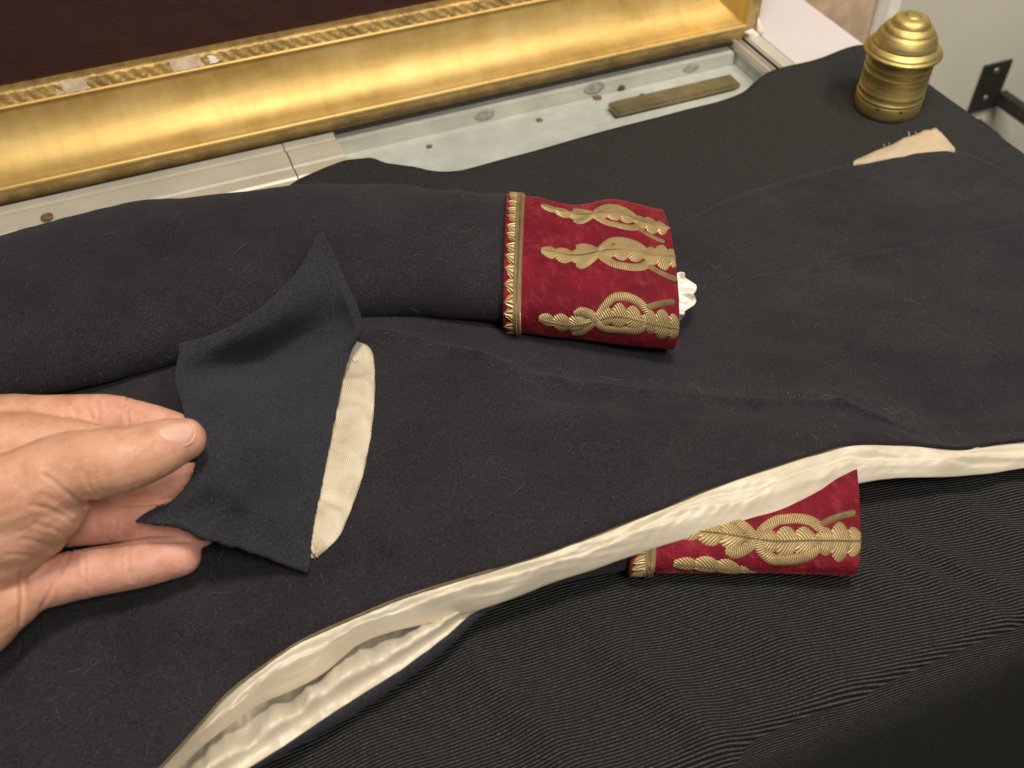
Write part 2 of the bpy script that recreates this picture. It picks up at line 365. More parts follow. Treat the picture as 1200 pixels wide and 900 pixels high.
def brass():
    m, nt, b = new_mat('aged_brass')
    tc = N(nt, 'ShaderNodeTexCoord')
    t = N(nt, 'ShaderNodeTexNoise', Scale=48.0, Detail=7.0, Roughness=.7); nt.links.new(tc.outputs['Object'], t.inputs['Vector'])
    mp = N(nt, 'ShaderNodeMapping'); mp.inputs['Scale'].default_value = (.4, .4, 9); nt.links.new(tc.outputs['Object'], mp.inputs['Vector'])
    t2 = N(nt, 'ShaderNodeTexNoise', Scale=60.0, Detail=4.0); nt.links.new(mp.outputs[0], t2.inputs['Vector'])
    ad = N(nt, 'ShaderNodeMath', operation='MULTIPLY_ADD'); ad.inputs[1].default_value = .45; nt.links.new(t2.outputs['Fac'], ad.inputs[0])
    hf = N(nt, 'ShaderNodeMath', operation='MULTIPLY'); hf.inputs[1].default_value = .55; nt.links.new(t.outputs['Fac'], hf.inputs[0]); nt.links.new(hf.outputs[0], ad.inputs[2])
    nt.links.new(ramp(nt, ad.outputs[0], [(.34, (.28, .205, .065)), (.5, (.56, .44, .165)), (.66, (.74, .61, .27))]), b.inputs['Base Color'])
    b.inputs['Metallic'].default_value = .9
    nt.links.new(ramp(nt, t.outputs['Fac'], [(.3, (.58, .58, .58)), (.7, (.42, .42, .42))]), b.inputs['Roughness'])
    bp = N(nt, 'ShaderNodeBump', Strength=.4, Distance=.0012); nt.links.new(ad.outputs[0], bp.inputs['Height']); nt.links.new(bp.outputs[0], b.inputs['Normal'])
    return m
MAT['brass'] = brass()
def glass():
    m = bpy.data.materials.new('pane_glass'); m.use_nodes = True; nt = m.node_tree; nt.nodes.clear()
    o = N(nt, 'ShaderNodeOutputMaterial'); mx = N(nt, 'ShaderNodeMixShader'); tr = N(nt, 'ShaderNodeBsdfTransparent'); gl = N(nt, 'ShaderNodeBsdfGlossy')
    tr.inputs[0].default_value = (.93, .95, .94, 1); gl.inputs['Roughness'].default_value = .03
    fr = N(nt, 'ShaderNodeFresnel'); fr.inputs[0].default_value = 1.33
    nt.links.new(fr.outputs[0], mx.inputs[0]); nt.links.new(tr.outputs[0], mx.inputs[1]); nt.links.new(gl.outputs[0], mx.inputs[2]); nt.links.new(mx.outputs[0], o.inputs[0])
    return m
MAT['glass'] = glass()
def skin():
    m, nt, b = new_mat('skin')
    tc = N(nt, 'ShaderNodeTexCoord')
    t = N(nt, 'ShaderNodeTexNoise', Scale=110.0, Detail=7.0, Roughness=.7); nt.links.new(tc.outputs['Object'], t.inputs['Vector'])
    at = N(nt, 'ShaderNodeAttribute', attribute_name='flush')
    c0 = ramp(nt, t.outputs['Fac'], [(.28, (.50, .245, .150)), (.5, (.61, .330, .215)), (.72, (.69, .395, .27))])
    c1 = ramp(nt, t.outputs['Fac'], [(.28, (.62, .265, .215)), (.5, (.74, .36, .30)), (.72, (.80, .44, .38))])
    mx = N(nt, 'ShaderNodeMix', data_type='RGBA'); nt.links.new(at.outputs['Fac'], mx.inputs[0]); nt.links.new(c0, mx.inputs[6]); nt.links.new(c1, mx.inputs[7])
    nt.links.new(mx.outputs[2], b.inputs['Base Color'])
    b.inputs['Roughness'].default_value = .5; b.inputs['Specular IOR Level'].default_value = .4
    b.inputs['Subsurface Weight'].default_value = .35; b.inputs['Subsurface Radius'].default_value = (1, .35, .2); b.inputs['Subsurface Scale'].default_value = .004
    v = N(nt, 'ShaderNodeTexVoronoi', Scale=1100.0); nt.links.new(tc.outputs['Object'], v.inputs['Vector'])
    t3 = N(nt, 'ShaderNodeTexNoise', Scale=320.0, Detail=4.0); nt.links.new(tc.outputs['Object'], t3.inputs['Vector'])
    ad = N(nt, 'ShaderNodeMath', operation='MULTIPLY_ADD'); ad.inputs[1].default_value = .5; nt.links.new(v.outputs['Distance'], ad.inputs[0]); nt.links.new(t3.outputs['Fac'], ad.inputs[2])
    bp = N(nt, 'ShaderNodeBump', Strength=.28, Distance=.0007); nt.links.new(ad.outputs[0], bp.inputs['Height']); nt.links.new(bp.outputs[0], b.inputs['Normal'])
    return m
MAT['skin'] = skin()
MAT['nail'] = simple('thumb_nail', (.74, .45, .36), .25, 0, .06, 90, coat=.2)
MAT['nail_tip'] = simple('nail_free_edge', (.70, .46, .30), .4, 0, .06, 90)

# ------------------------------------------------------------------ setting: wall, floor
YW = .83
tag(box_mesh('wall', (-1.6, YW, -.95), (2.2, YW + .08, 1.2), MAT['wallpaint'], bevel=0), kind='structure')
tag(box_mesh('floor', (-2, -2, -1.0), (3, YW, -.95), MAT['floor'], bevel=0), kind='structure')
# stone slab and white trim on the wall beside the table
p0, p1, p2 = Py(1007, 48, YW), Py(1020, 0, YW), Py(1044, 0, YW)
st = box_mesh('stone_panel', (.40, YW - .012, -.9), (p0[0] - .0005, YW - .0005, .30), MAT['stone'])
tag(st, 'beige marbled stone panel on wall between grey board and white trim', 'stone panel')
tr = empty('wall_trim', 'narrow white vertical trim on wall behind the brass pot', 'trim')
box_mesh('outer_strip', (p0[0], YW - .016, -.9), (p0[0] + .016, YW - .0004, .30), MAT['trim'], tr)
box_mesh('inner_strip', (p0[0] + .0165, YW - .010, -.9), (p2[0] + .008, YW - .0004, .30), MAT['gesso'], tr)

# ------------------------------------------------------------------ display case and board beside it
case = empty('display_case', 'pale glass topped display case under the black cloth, gilt frame standing on it', 'display case')
XR0, XR1 = .512, .540
box_mesh('cabinet', (-.60, .145, -.95), (XR1, .822, -.30), MAT['cream_rail'], case)
box_mesh('front_wall', (-.60, .145, -.2995), (XR1, .165, -.004), MAT['inner_white'], case)
box_mesh('deck', (-.60, .166, -.05), (XR0 - .002, .56, -.004), MAT['inner_white'], case)
bw = box_mesh('inner_back_wall', (-.60, .709, -.2995), (XR0 - .002, .83 - .012, -.006), MAT['inner_white'], case, bevel=0)
box_mesh('inner_side_wall', (XR0, .166, -.2995), (XR1, .818, -.006), MAT['inner_white'], case, bevel=.0005)
g = grid_mesh('glass_pane', np.array([[(x, y, 0.0) for x in (.1285, XR0 - .003)] for y in (.56, .7085)]), MAT['glass'], case)
mb = box_mesh('added_white_board', (.10, .561, -.030), (XR0 - .0005, .7085, -.018), MAT['inner_white'], case, bevel=0)  # white board added close under the glass so the lamps brighten it
box_mesh('mount_ledge', (.10, .561, -.0178), (XR0 - .0008, .664, -.0145), MAT['inner_white'], case, bevel=.001)
# rails: right edge in ridges, back edge on the left with two seams
box_mesh('rail', (XR0 - .0025, .56, -.0055), (XR0 + .0045, .80, .002), MAT['steel_rail'], case)
box_mesh('rail', (XR0 + .005, .56, -.0055), (XR0 + .0098, .80, .0012), MAT['steel_rail'], case)
box_mesh('gasket', (XR0 + .010, .56, -.0055), (XR0 + .0125, .80, .0008), MAT['rubber'], case, bevel=0)
box_mesh('rail', (XR0 + .0128, .56, -.0055), (XR1, .80, .0025), MAT['cream_rail'], case)
box_mesh('gasket', (.129, .7122, .0006), (XR0 - .003, .7162, .0022), MAT['rubber'], case, bevel=0)
def rail_profile(x0, x1, name, mat):
    prof = [(.715, -.0055), (.715, .0012), (.7105, .0016), (.7100, -.0010), (.7040, -.0012), (.7030, .0010), (.6990, .0030), (.6900, .0035), (.6790, .0020),
            (.6780, .0005), (.6750, .0005), (.6740, .0030), (.6600, .0045), (.6580, .0025), (.6560, .0045), (.62, .0045), (.56, .0045), (.56, -.0055)]
    G = np.array([[(x, y, z) for (y, z) in prof] for x in np.linspace(x0, x1, 3)])
    o = grid_mesh(name, G, mat, case); o.data.polygons.foreach_set('use_smooth', [False] * len(o.data.polygons)); return o
rail_profile(-.60, .0845, 'back_rail', MAT['cream_rail']); rail_profile(.0855, .1278, 'back_rail', MAT['cream_rail'])
# screws, stains of old adhesive
def disc(name, c, nrm, r, mat, parent, th=.0008, n=14, squash=1):
    nrm = np.array(nrm, float); a = np.cross(nrm, (0, .3, .9)); a /= np.linalg.norm(a); b = np.cross(nrm, a)
    ring = lambda rr, h: [c + nrm * h + rr * (a * math.cos(2*math.pi*k/n) + squash * b * math.sin(2*math.pi*k/n)) for k in range(n)]
    G = np.array([ring(r, 0), ring(r, th * .7), ring(r * .75, th), ring(r * .2, th * .8), ring(.0001, th * .8)])
    return grid_mesh(name, G, mat, parent, closed=True)
for (x, y, r, m_) in [(503, 172, .0028, 'rust'), (632, 141, .0032, 'rust'), (700, 115, .0042, 'rust'), (728, 104, .0038, 'iron'), (753, 112, .0030, 'rust')]:
    q_ = P(x, y, -.0178)
    if q_[1] > .7075: disc('screw', Py(x, y, .7089), (0, -1, 0), r, MAT[m_], bw)
    else: disc('screw', q_ if q_[1] > .667 else P(x, y, -.0144), (0, 0, 1), r, MAT[m_], mb)
disc('screw', P(55, 254, .0046), (0, 0, 1), .0046, MAT['rust'], case, th=.0005)
MAT['smudge'] = simple('grey_smudge', (.33, .33, .32), .8, 0, .35, 260)
for (x, y, r, q) in [(568, 135, .012, .55), (696, 103, .013, .6), (810, 80, .011, .5)]:
    q_ = P(x, y, -.0179)
    if q_[1] > .7075: disc('adhesive_mark', Py(x, y, .7089), (0, -1, 0), r * .8, MAT['smudge'], bw, th=.0003, squash=q)
    else: disc('adhesive_mark', q_ if q_[1] > .667 else P(x, y, -.01445), (0, 0, 1), r * .8, MAT['smudge'], mb, th=.0003, squash=q)
a0, a1, a2 = P(717, 117, -.008), P(717, 136, -.008), P(862, 90, -.008)
bb = box_mesh('brass_bar', (a0[0] - .004, a1[1] + .004, -.0143), (a2[0], a0[1], -.009), MAT['brass_old'], bevel=.0015)
tag(bb, 'dull brass bar under the glass of the case', 'brass bar')
brd = empty('side_board', 'pale grey painted board between gilt frame and wall trim', 'board')
box_mesh('board_top', (XR1 + .0005, .14, -.03), (.6195, YW - .013, .0012), MAT['lavender'], brd, bevel=.001)
box_mesh('board_side', (XR1 + .0005, .15, -.95), (.6100, YW - .013, -.0305), MAT['lavender'], brd, bevel=.001)

# ------------------------------------------------------------------ gilt frame standing on the case
fr = empty('gilt_frame', 'large gilt picture frame with maroon velvet panel standing on the case', 'frame')
Y0 = .7175
FXL, FXR, FZT = -.62, .5375, .62
def cove(n=14):
    pts = []
    for k in range(n + 1):                                # concave quarter from lip to sight edge
        a = math.pi / 2 * k / n
        pts.append((.0075 + .0295 * math.sin(a) ** 1.0 * .82 + .006 * k / n, .0150 + .0385 * (1 - math.cos(a)) * .9 + .0058 * k / n))
    return pts
prof_lip = [(.030, .0004), (.0010, .0004), (.0, .0015), (.0, .0110)]
prof_bead = [(.0, .0110), (-.0008, .0122), (.0004, .0142), (.0028, .0148), (.0046, .0140), (.0058, .0144), (.0075, .0150)]
prof_cove = cove()
cz, cy = prof_cove[-1][1], prof_cove[-1][0]
prof_in = [(cy, cz), (cy - .0015, cz + .0012), (cy - .001, cz + .0028), (cy + .001, cz + .0032)]
OT = .0125
prof_orn = [(cy + .001, cz + .0032), (cy + .0018, cz + .0045), (cy + .0040, cz + OT - .001), (cy + .0052, cz + OT), (cy + .009, cz + OT), (cy + .016, cz + OT)]
def rail(name, prof, mat, side, parent, nseg=2, wob=None):
    """side: b(ottom) t(op) l(eft) r(ight); mitred: offset q from outer edge also shortens the piece."""
    G = []
    for t in np.linspace(0, 1, nseg):
        row = []
        for (dy, q) in prof:
            if wob: dy2, q2 = wob(t, dy, q)
            else: dy2, q2 = dy, q
            if side in 'bt':
                x = FXL + q + t * (FXR - FXL - 2 * q); z = q2 if side == 'b' else FZT - q2
            else:
                z = q + t * (FZT - 2 * q); x = FXL + q2 if side == 'l' else FXR - q2
            row.append((x, Y0 + dy2, z))
        G.append(row)
    return grid_mesh(name, np.array(G), mat, parent)
for side, nm in (('b', 'bottom_rail'), ('r', 'side_rail'), ('l', 'side_rail'), ('t', 'top_rail')):
    rl = rail(nm, prof_cove, MAT['gilt'], side, fr)
    rail('lip', prof_lip, MAT['gilt_dull'], side, rl); rail('bead', prof_bead, MAT['gilt'], side, rl); rail('inner_step', prof_in, MAT['gilt'], side, rl)
    if side == 'b':
        def wob(t, dy, q):
            x = FXL + t * (FXR - FXL); e = 1 if cz + .004 < q < cz + OT - .0005 else 0
            s = math.sin(x / .011 * 2 * math.pi + (q - cz) * 300)
            return dy - e * (.0006 + .0007 * s * math.sin((q - cz) / .0035) + .0006 * nz(x, q, 0, 300)), q
        dens = [(cy + .001, cz + .0032), (cy + .0018, cz + .0042), (cy + .0024, cz + .0060), (cy + .0030, cz + .0080), (cy + .0036, cz + .0100), (cy + .0040, cz + OT - .001), (cy + .0052, cz + OT), (cy + .009, cz + OT), (cy + .016, cz + OT)]
        orn = rail('ornament_strip', dens, MAT['gilt_orn'], side, rl, 900, wob)
    else:
        rail('ornament_strip', prof_orn, MAT['gilt_orn'], side, rl)
# chipped places on the ornament strip and the broken corner
def chip(name, px0, px1, ztop, zbot, mat, seed):
    xs = np.linspace(px0, px1, 26); G = []
    for j, t in enumerate(np.linspace(0, 1, 6)):
        row = []
        for i, x in enumerate(xs):
            e = min(i, len(xs) - 1 - i) / 6.0; sh = .0012 * nz(x, t, seed, 260)
            z = cz + zbot + (ztop - zbot) * t + sh * .8
            row.append((x + .004 * nz(t, seed, 1, 2.7) , Y0 + cy + .0016 + .003 * t - .0014 * min(1, e) - .0006 * abs(nz(x, z, seed, 400)), z))
        G.append(row)
    return grid_mesh(name, np.array(G), mat, orn)
def fxr(px, py):  # px on the ornament strip -> x
    return Py(px, py, Y0 + cy + .003)[0]
chip('plaster_chip', fxr(62, 100), fxr(106, 90), .0122, .0035, MAT['plaster'], 1)
chip('plaster_chip', fxr(198, 72), fxr(240, 64), .0122, .0035, MAT['plaster'], 2)
chip('plaster_chip', fxr(243, 68), fxr(256, 65), .0100, .0045, MAT['gesso'], 3)
side_b = [o for o in fr.children if o.name.startswith('bottom_rail')][0]
def shard(pts, mat):
    c = sum(np.array(p) for p in pts) / len(pts); G = []
    for s, d in ((1.0, -.0002), (.9, -.0016), (.45, -.0022), (.02, -.0020)):
        G.append([c + (np.array(p) - c) * s + np.array((0, d, 0)) for p in pts])
    return grid_mesh('gesso_chip', np.array(G), mat, side_b, closed=True)
def lipp(px, py, dy=0): q = Py(px, py, Y0 + dy); return (q[0], Y0 + dy - .0006, q[2])
shard([lipp(*q) for q in ((871, 37), (881, 33), (889, 40), (891, 43), (878, 46), (876, 40))], MAT['gesso'])
shard([lipp(*q) for q in ((886, 33), (888, 19), (891, 28), (895, 34), (892, 42), (888, 38))], MAT['gesso'])
vp = box_mesh('velvet_panel', (FXL + .05, Y0 + .052, .05), (FXR - .05, Y0 + .066, FZT - .05), MAT['maroon'], fr, bevel=0)
box_mesh('backing', (FXL + .008, Y0 + .0665, .003), (FXR - .008, Y0 + .075, FZT - .01), MAT['gilt_dull'], fr, bevel=0)

# ------------------------------------------------------------------ wall bracket and cable
br = empty('wall_bracket', 'black iron bracket with two screws on the grey green wall', 'bracket')
q0, q1 = Py(1132, 132, YW), Py(1185, 68, YW)
xa, xb, za, zb = q0[0], q1[0], q0[2], q1[2]
box_mesh('wall_plate', (xa, YW - .005, za), (xb, YW - .0003, zb), MAT['iron'], br, bevel=.0008)
for (x, y) in ((1168, 83), (1155, 115)):
    disc('screw', Py(x, y, YW - .0052), (0, -1, 0), .0042, MAT['screw'], br, th=.0015)
ac = Py(1168, 111, YW)
box_mesh('arm', (ac[0] - .007, YW - .34, ac[2] - .009), (ac[0] + .007, YW - .0052, ac[2] + .009), MAT['iron'], br, bevel=.001)
cab = [Py(x, y, YW - .03) for x, y in ((1148, 140), (1160, 150), (1172, 160), (1180, 172), (1184, 190), (1184, 220))]
o = sweep('cable', crom([tuple(c) for c in cab], 24), .0013, MAT['rubber']); tag(o, 'thin dark cable hanging below the iron wall bracket', 'cable')

# ------------------------------------------------------------------ black ribbed cloth over case and board
BK = [(-300, 330), (100, 300), (250, 265), (330, 213), (355, 192), (380, 177), (405, 171), (432, 178), (455, 190), (480, 197), (510, 199), (600, 180), (700, 152), (800, 125), (870, 104), (888, 90), (905, 80), (960, 67), (1012, 54), (1060, 64)]
BZ = [(-300, .004), (250, .006), (330, .012), (380, .022), (410, .024), (440, .018), (490, .008), (600, .006), (700, .006), (870, .007), (905, .006), (1060, .005)]
bx = np.linspace(-300, 1060, 400); by = fx(BK, bx); bz = fx(BZ, bx)
bpts = np.array([P(x, y, z) for x, y, z in zip(bx, by, bz)])
nx = 330; xs = np.linspace(-.42, .72, nx)
order = np.argsort(bpts[:, 0]); yb = np.interp(xs, bpts[order, 0], bpts[order, 1])
YF = .137
def cloth_z(x, y):
    z = .0035 + .0015 * nz(x, y, 1, 6) + .0012 * nz(x, y, 3, 14)
    hump = math.exp(-((x - .155) / .035) ** 2) * math.exp(-(max(0, .685 - y) / .06) ** 2) * .020
    z += hump
    # creases running towards the front right
    for (cx, cy_, ang, ln, wd, h) in ((.300, .178, -1.0, .045, .0055, .0060), (.325, .172, -1.05, .05, .006, .0050), (.262, .205, -.9, .06, .008, .0055), (.15, .160, -1.25, .07, .012, .0065), (.085, .175, -1.2, .06, .011, .0060), (.02, .17, -1.2, .06, .014, .005), (.36, .18, -1.1, .05, .008, .0045), (.21, .175, -1.1, .06, .013, .0050), (.385, .20, -1.0, .05, .009, .004)):
        dx, dy = x - cx, y - cy_; c, s = math.cos(ang), math.sin(ang); a_, b_ = dx * c + dy * s, -dx * s + dy * c
        z += h * math.exp(-(a_ / ln) ** 2 - (b_ / wd) ** 2)
    z += .004 * math.exp(-((y - .66) / .02) ** 2) * (.5 + nz(x, 0, 5, 9))
    return max(z, .0030)
rows = []
ts = np.concatenate([np.linspace(0, 1, 210), [1.004, 1.009, 1.016, 1.03, 1.06, 1.1, 1.2, 1.4, 1.7]])
for t in ts:
    row = []
    for i, x in enumerate(xs):
        if t <= 1:
            y = yb[i] + (YF - yb[i]) * t; z = cloth_z(x, y)
            if t < .006: z = max(.002, z - .002)
            z -= .006 * max(0, (t - .985) / .015) ** 2
        else:
            e = (t - 1) * .5; y = YF - .012 * (1 - math.exp(-e / .006)) - .02 * e * (1 + nz(x, e, 7, 8)); z = cloth_z(x, YF) - .006 - e
        row.append(drape(np.array((x, y, z))))
    rows.append(row)
cl = grid_mesh('display_cloth', np.array(rows), MAT['ribbed'], thick=.0012, flip=False)
tag(cl, 'black ribbed display cloth spread over the case beneath the coat', 'cloth')

# ------------------------------------------------------------------ the coat
coat = empty('uniform_coat', 'dark wool uniform coat with red velvet cuffs and cream silk lining, laid on black cloth', 'coat')
ROW = {
 'A': [(-180, 330), (300, 300), (600, 300), (720, 290), (800, 255), (870, 222), (940, 202), (1000, 188), (1118, 172), (1160, 187), (1200, 213), (1300, 272)],
 'B': [(-180, 480), (100, 430), (300, 372), (425, 365), (600, 372), (700, 372), (800, 350), (1000, 300), (1118, 275), (1300, 330)],
 'C0': [(-180, 560), (100, 520), (300, 430), (425, 388), (510, 400), (560, 410), (607, 426), (640, 436), (700, 440), (800, 448), (990, 454), (1030, 468), (1100, 486), (1300, 466)],
 'C': [(-180, 576), (100, 534), (300, 444), (425, 400), (510, 411), (560, 421), (607, 438), (640, 448), (700, 452), (800, 460), (990, 466), (1030, 480), (1100, 497), (1300, 478)],
 'D': [(-180, 850), (100, 735), (300, 610), (425, 545), (600, 545), (800, 520), (900, 502), (1000, 491), (1060, 500), (1100, 509), (1130, 511), (1300, 493)],
 'E': [(-180, 1260), (0, 1090), (100, 985), (150, 934), (191, 893), (230, 850), (264, 812), (308, 778), (350, 750), (400, 727), (473, 697), (540, 676), (620, 652), (690, 627), (733, 610), (780, 592), (827, 572), (880, 553), (920, 540), (960, 528), (1000, 518), (1060, 518), (1130, 523), (1170, 517), (1230, 511), (1300, 504)]}
ZR = {
 'A': [(-180, .009), (1300, .008)],
 'B': [(-180, .022), (100, .024), (425, .034), (600, .029), (800, .017), (1000, .014), (1300, .012)],
 'C0': [(-180, .030), (100, .033), (425, .042), (560, .040), (700, .034), (990, .025), (1100, .021), (1300, .016)],
 'C': [(-180, .032), (100, .035), (425, .044), (560, .044), (700, .039), (990, .030), (1100, .026), (1300, .020)],
 'D': [(-180, .036), (100, .040), (425, .048), (600, .048), (800, .046), (1000, .037), (1100, .031), (1300, .024)],
 'E': [(-180, .036), (100, .040), (310, .044), (480, .047), (700, .049), (880, .049), (1000, .045), (1100, .038), (1300, .028)]}
NU = 420
ux = np.linspace(-180, 1300, NU); keys = ['A', 'B', 'C0', 'C', 'D', 'E']
YY = np.array([fx(ROW[k], ux) for k in keys]); ZZ = np.array([fx(ZR[k], ux) for k in keys])
tk = np.array([0, .34, .50, .53, .76, 1.0]); tq = np.linspace(0, 1, 260)
yv = hermite(tk, YY, tq); zv = hermite(tk, ZZ, tq)
seam_a, seam_b = P(815, 332, .017), P(1215, 258, .013)
def seg_d(p, a, b):
    ab = b[:2] - a[:2]; t = np.clip(((p[0]-a[0])*ab[0] + (p[1]-a[1])*ab[1]) / (ab @ ab), 0, 1); q = a[:2] + ab * t
    return (p[0]-q[0])*ab[1]/np.linalg.norm(ab) - (p[1]-q[1])*ab[0]/np.linalg.norm(ab), math.hypot(p[0]-q[0], p[1]-q[1])
CREASE = [(P(*a_, .04), P(*b_, .04), h_, w_) for a_, b_, h_, w_ in (((445, 392), (560, 420), .0022, .005), ((560, 420), (660, 449), .0030, .004), ((650, 449), (820, 458), .0024, .004), ((820, 458), (985, 466), .0020, .004),
    ((985, 466), (1040, 490), .0030, .003), ((640, 470), (900, 480), -.0018, .007), ((240, 640), (180, 800), .0020, .006), ((330, 690), (300, 760), .0018, .005), ((100, 700), (120, 900), .0018, .008),
    ((870, 400), (1150, 380), .0012, .010), ((900, 300), (1190, 330), .0012, .012), ((380, 660), (360, 690), .003, .004), ((450, 640), (640, 600), .0012, .012))]
G = np.zeros((len(tq), NU, 3))
for j in range(len(tq)):
    for i in range(NU):
        p = P(ux[i], yv[j, i], zv[j, i])
        t = tq[j]; edge = min(1, t / .05) * min(1, (1 - t) / .06)
        p[2] += edge * (.0030 * nz(p[0], p[1], 2, 9) + .0018 * nz(p[0], p[1], 5, 24) + .0004 * nz(p[0], p[1], 9, 90))
        if 930 < ux[i] < 1140 and .5 < t < .97: p[2] += edge * .0022 * abs(nz(p[0], p[1], 11, 75)) * math.exp(-((ux[i] - 1030) / 60) ** 2)
        sd, d = seg_d(p, seam_a, seam_b)
        if d < .01: p[2] += -.0006 * math.exp(-(d / .0016) ** 2) + (.0005 * math.exp(-((d - .003) / .003) ** 2) if sd > 0 else 0)
        if t < .02: p[2] -= .003 * (1 - t / .02)
        if t > .985: p[2] -= .003 * ((t - .985) / .015) ** 2
        G[j, i] = drape(p, .6225)
ED = (np.minimum(1, tq / .05) * np.minimum(1, (1 - tq) / .06))[:, None]
for (ca, cb_, h_, w_) in CREASE:
    ab = cb_[:2] - ca[:2]; tt0 = np.clip(((G[..., :2] - ca[:2]) @ ab) / (ab @ ab), 0, 1)
    dd = np.linalg.norm(G[..., :2] - (ca[:2] + tt0[..., None] * ab), axis=-1); am = ED * h_ * np.exp(-(dd / w_) ** 2)
    for j, i in np.argwhere(dd < 3 * w_): G[j, i, 2] += am[j, i] * (.6 + nz(G[j, i, 0], G[j, i, 1], 21, 40))
G_BODY = G.copy()
body = grid_mesh('front_panel', G, MAT['wool'], coat, thick=.0022, flip=True)
tag(body, 'dark wool front and skirt of the coat')
bt = bvh_of(body)

# brown piped edge of the front, then the silk facing below it
pe = [P(x, y, z - .0012) for x, y, z in zip(ux[::2], fx(ROW['E'], ux)[::2] + 1.5, fx(ZR['E'], ux)[::2] - .002)]
sweep('edge_piping', pe, .0013, MAT['piping'], coat)
SB = [(150, 960), (217, 893), (262, 855), (308, 824), (345, 808), (378, 790), (400, 772), (418, 757), (455, 742), (510, 729), (561, 715), (620, 694), (640, 686), (700, 666), (733, 654), (780, 639), (827, 625), (880, 612), (920, 601), (960, 587), (1000, 568), (1060, 560), (1107, 559), (1150, 556), (1200, 549), (1300, 539)]
sx = np.linspace(150, 1300, 460)
e_y, e_z, b_y = fx(ROW['E'], sx) + 1.0, fx(ZR['E'], sx) - .0035, fx(SB, sx)
b_z = fx([(150, .020), (300, .020), (420, .024), (540, .026), (640, .029), (900, .032), (1060, .026), (1300, .016)], sx)
rows = []
for t in np.linspace(0, 1, 30):
    row = []
    for i, x in enumerate(sx):
        bulge = .45 * math.sin(math.pi * t) ** .8
        p = P(x, e_y[i] + (b_y[i] - e_y[i]) * t, e_z[i] + (b_z[i] - e_z[i]) * (t * .6 + .4 * t * t) + .003 * bulge)
        amp = math.sin(math.pi * min(1, t * 1.15)) if t < .87 else 0.15
        p[2] += amp * ((.0044 if x < 620 else .0030) * nz(x * .016 + t * 1.1, t * .8, 3) + .0022 * (.5 - 2 * abs(nz(x * .014 - t * 2.6, t * 1.6, 8))) + .0008 * (.5 - 2 * abs(nz(x * .040 + t * 3.0, t * 1.1, 18))) + .5 * .0014 * nz(x * .08 + t * 2, t * 2, 5))
        p[2] += (.0022 if x < 620 else .0010) * math.exp(-((t - .5 - .25 * nz(x * .006, 3, 3)) / .09) ** 2) - .0018 * math.exp(-((t - .3 - .2 * nz(x * .008, 7, 1)) / .06) ** 2)
        row.append(drape(p, .623))
    rows.append(row)
for k, (dy, dz) in enumerate(((-.5, -.0022), (-4, -.0040), (-12, -.0050), (-26, -.0045))):
    rows.append([drape(P(x, b_y[i] + dy, max(.006, b_z[i] + dz)), .623) for i, x in enumerate(sx)])
sil = grid_mesh('silk_facing', np.array(rows), MAT['silk'], coat, flip=True)
tag(sil, 'cream silk facing along the front edge')

# the under front: silk inside, navy edge outside, lying on the cloth
lx = np.linspace(110, 640, 240)
IN = [(110, 960), (200, 870), (300, 795), (400, 730), (480, 703), (560, 676), (640, 655)]
OUT = [(110, 1030), (200, 962), (287, 903), (345, 866), (367, 851), (397, 831), (445, 801), (480, 778), (520, 748), (548, 724), (590, 700), (640, 676)]
NAV = [(110, 1046), (200, 976), (301, 902), (360, 869), (415, 838), (473, 799), (528, 757), (560, 726), (600, 700), (640, 680)]
i_y, o_y, n_y = fx(IN, lx), fx(OUT, lx), fx(NAV, lx)
rows = []
for t in np.linspace(0, 1, 26):
    row = []
    for i, x in enumerate(lx):
        z = .0095 + .0145 * math.exp(-((t - .66) / .17) ** 2) + .0125 * max(0, (t - .5) / .5) ** .8
        p = P(x, i_y[i] + (o_y[i] - i_y[i]) * t, z)
        a = math.sin(math.pi * t) ** .6
        p[2] += a * (.0046 * nz(x * .022 + t * 2.0, t * .9, 4) + .0034 * (.5 - 2 * abs(nz(x * .04 - t * 2.2, t * .9, 6))) + .0012 * nz(x * .12, t * 3, 6))
        p[2] = max(p[2], .0055)
        row.append(p)
    rows.append(row)
grid_mesh('under_lining', np.array(rows), MAT['silk'], coat, flip=True)
zo = .0095 + .0145 * math.exp(-4) + .0125
rows = []
for t, dz in ((-.25, -.0030), (-.05, -.0008), (.0, .0009), (.15, .0016), (.45, .0008), (.8, -.003), (1.0, -.0075), (1.0, -.012), (.9, zo * -1 + .0052)):
    rows.append([P(x, o_y[i] + (n_y[i] - o_y[i]) * t + 1.2 * nz(x * .05, t, 2), max(.0050, zo + dz + .0006 * nz(x * .03, t, 4))) for i, x in enumerate(lx)])
nav = grid_mesh('under_front_edge', np.array(rows), MAT['flap'], coat, flip=True)
tag(nav, 'navy wool edge of the under front below the silk')

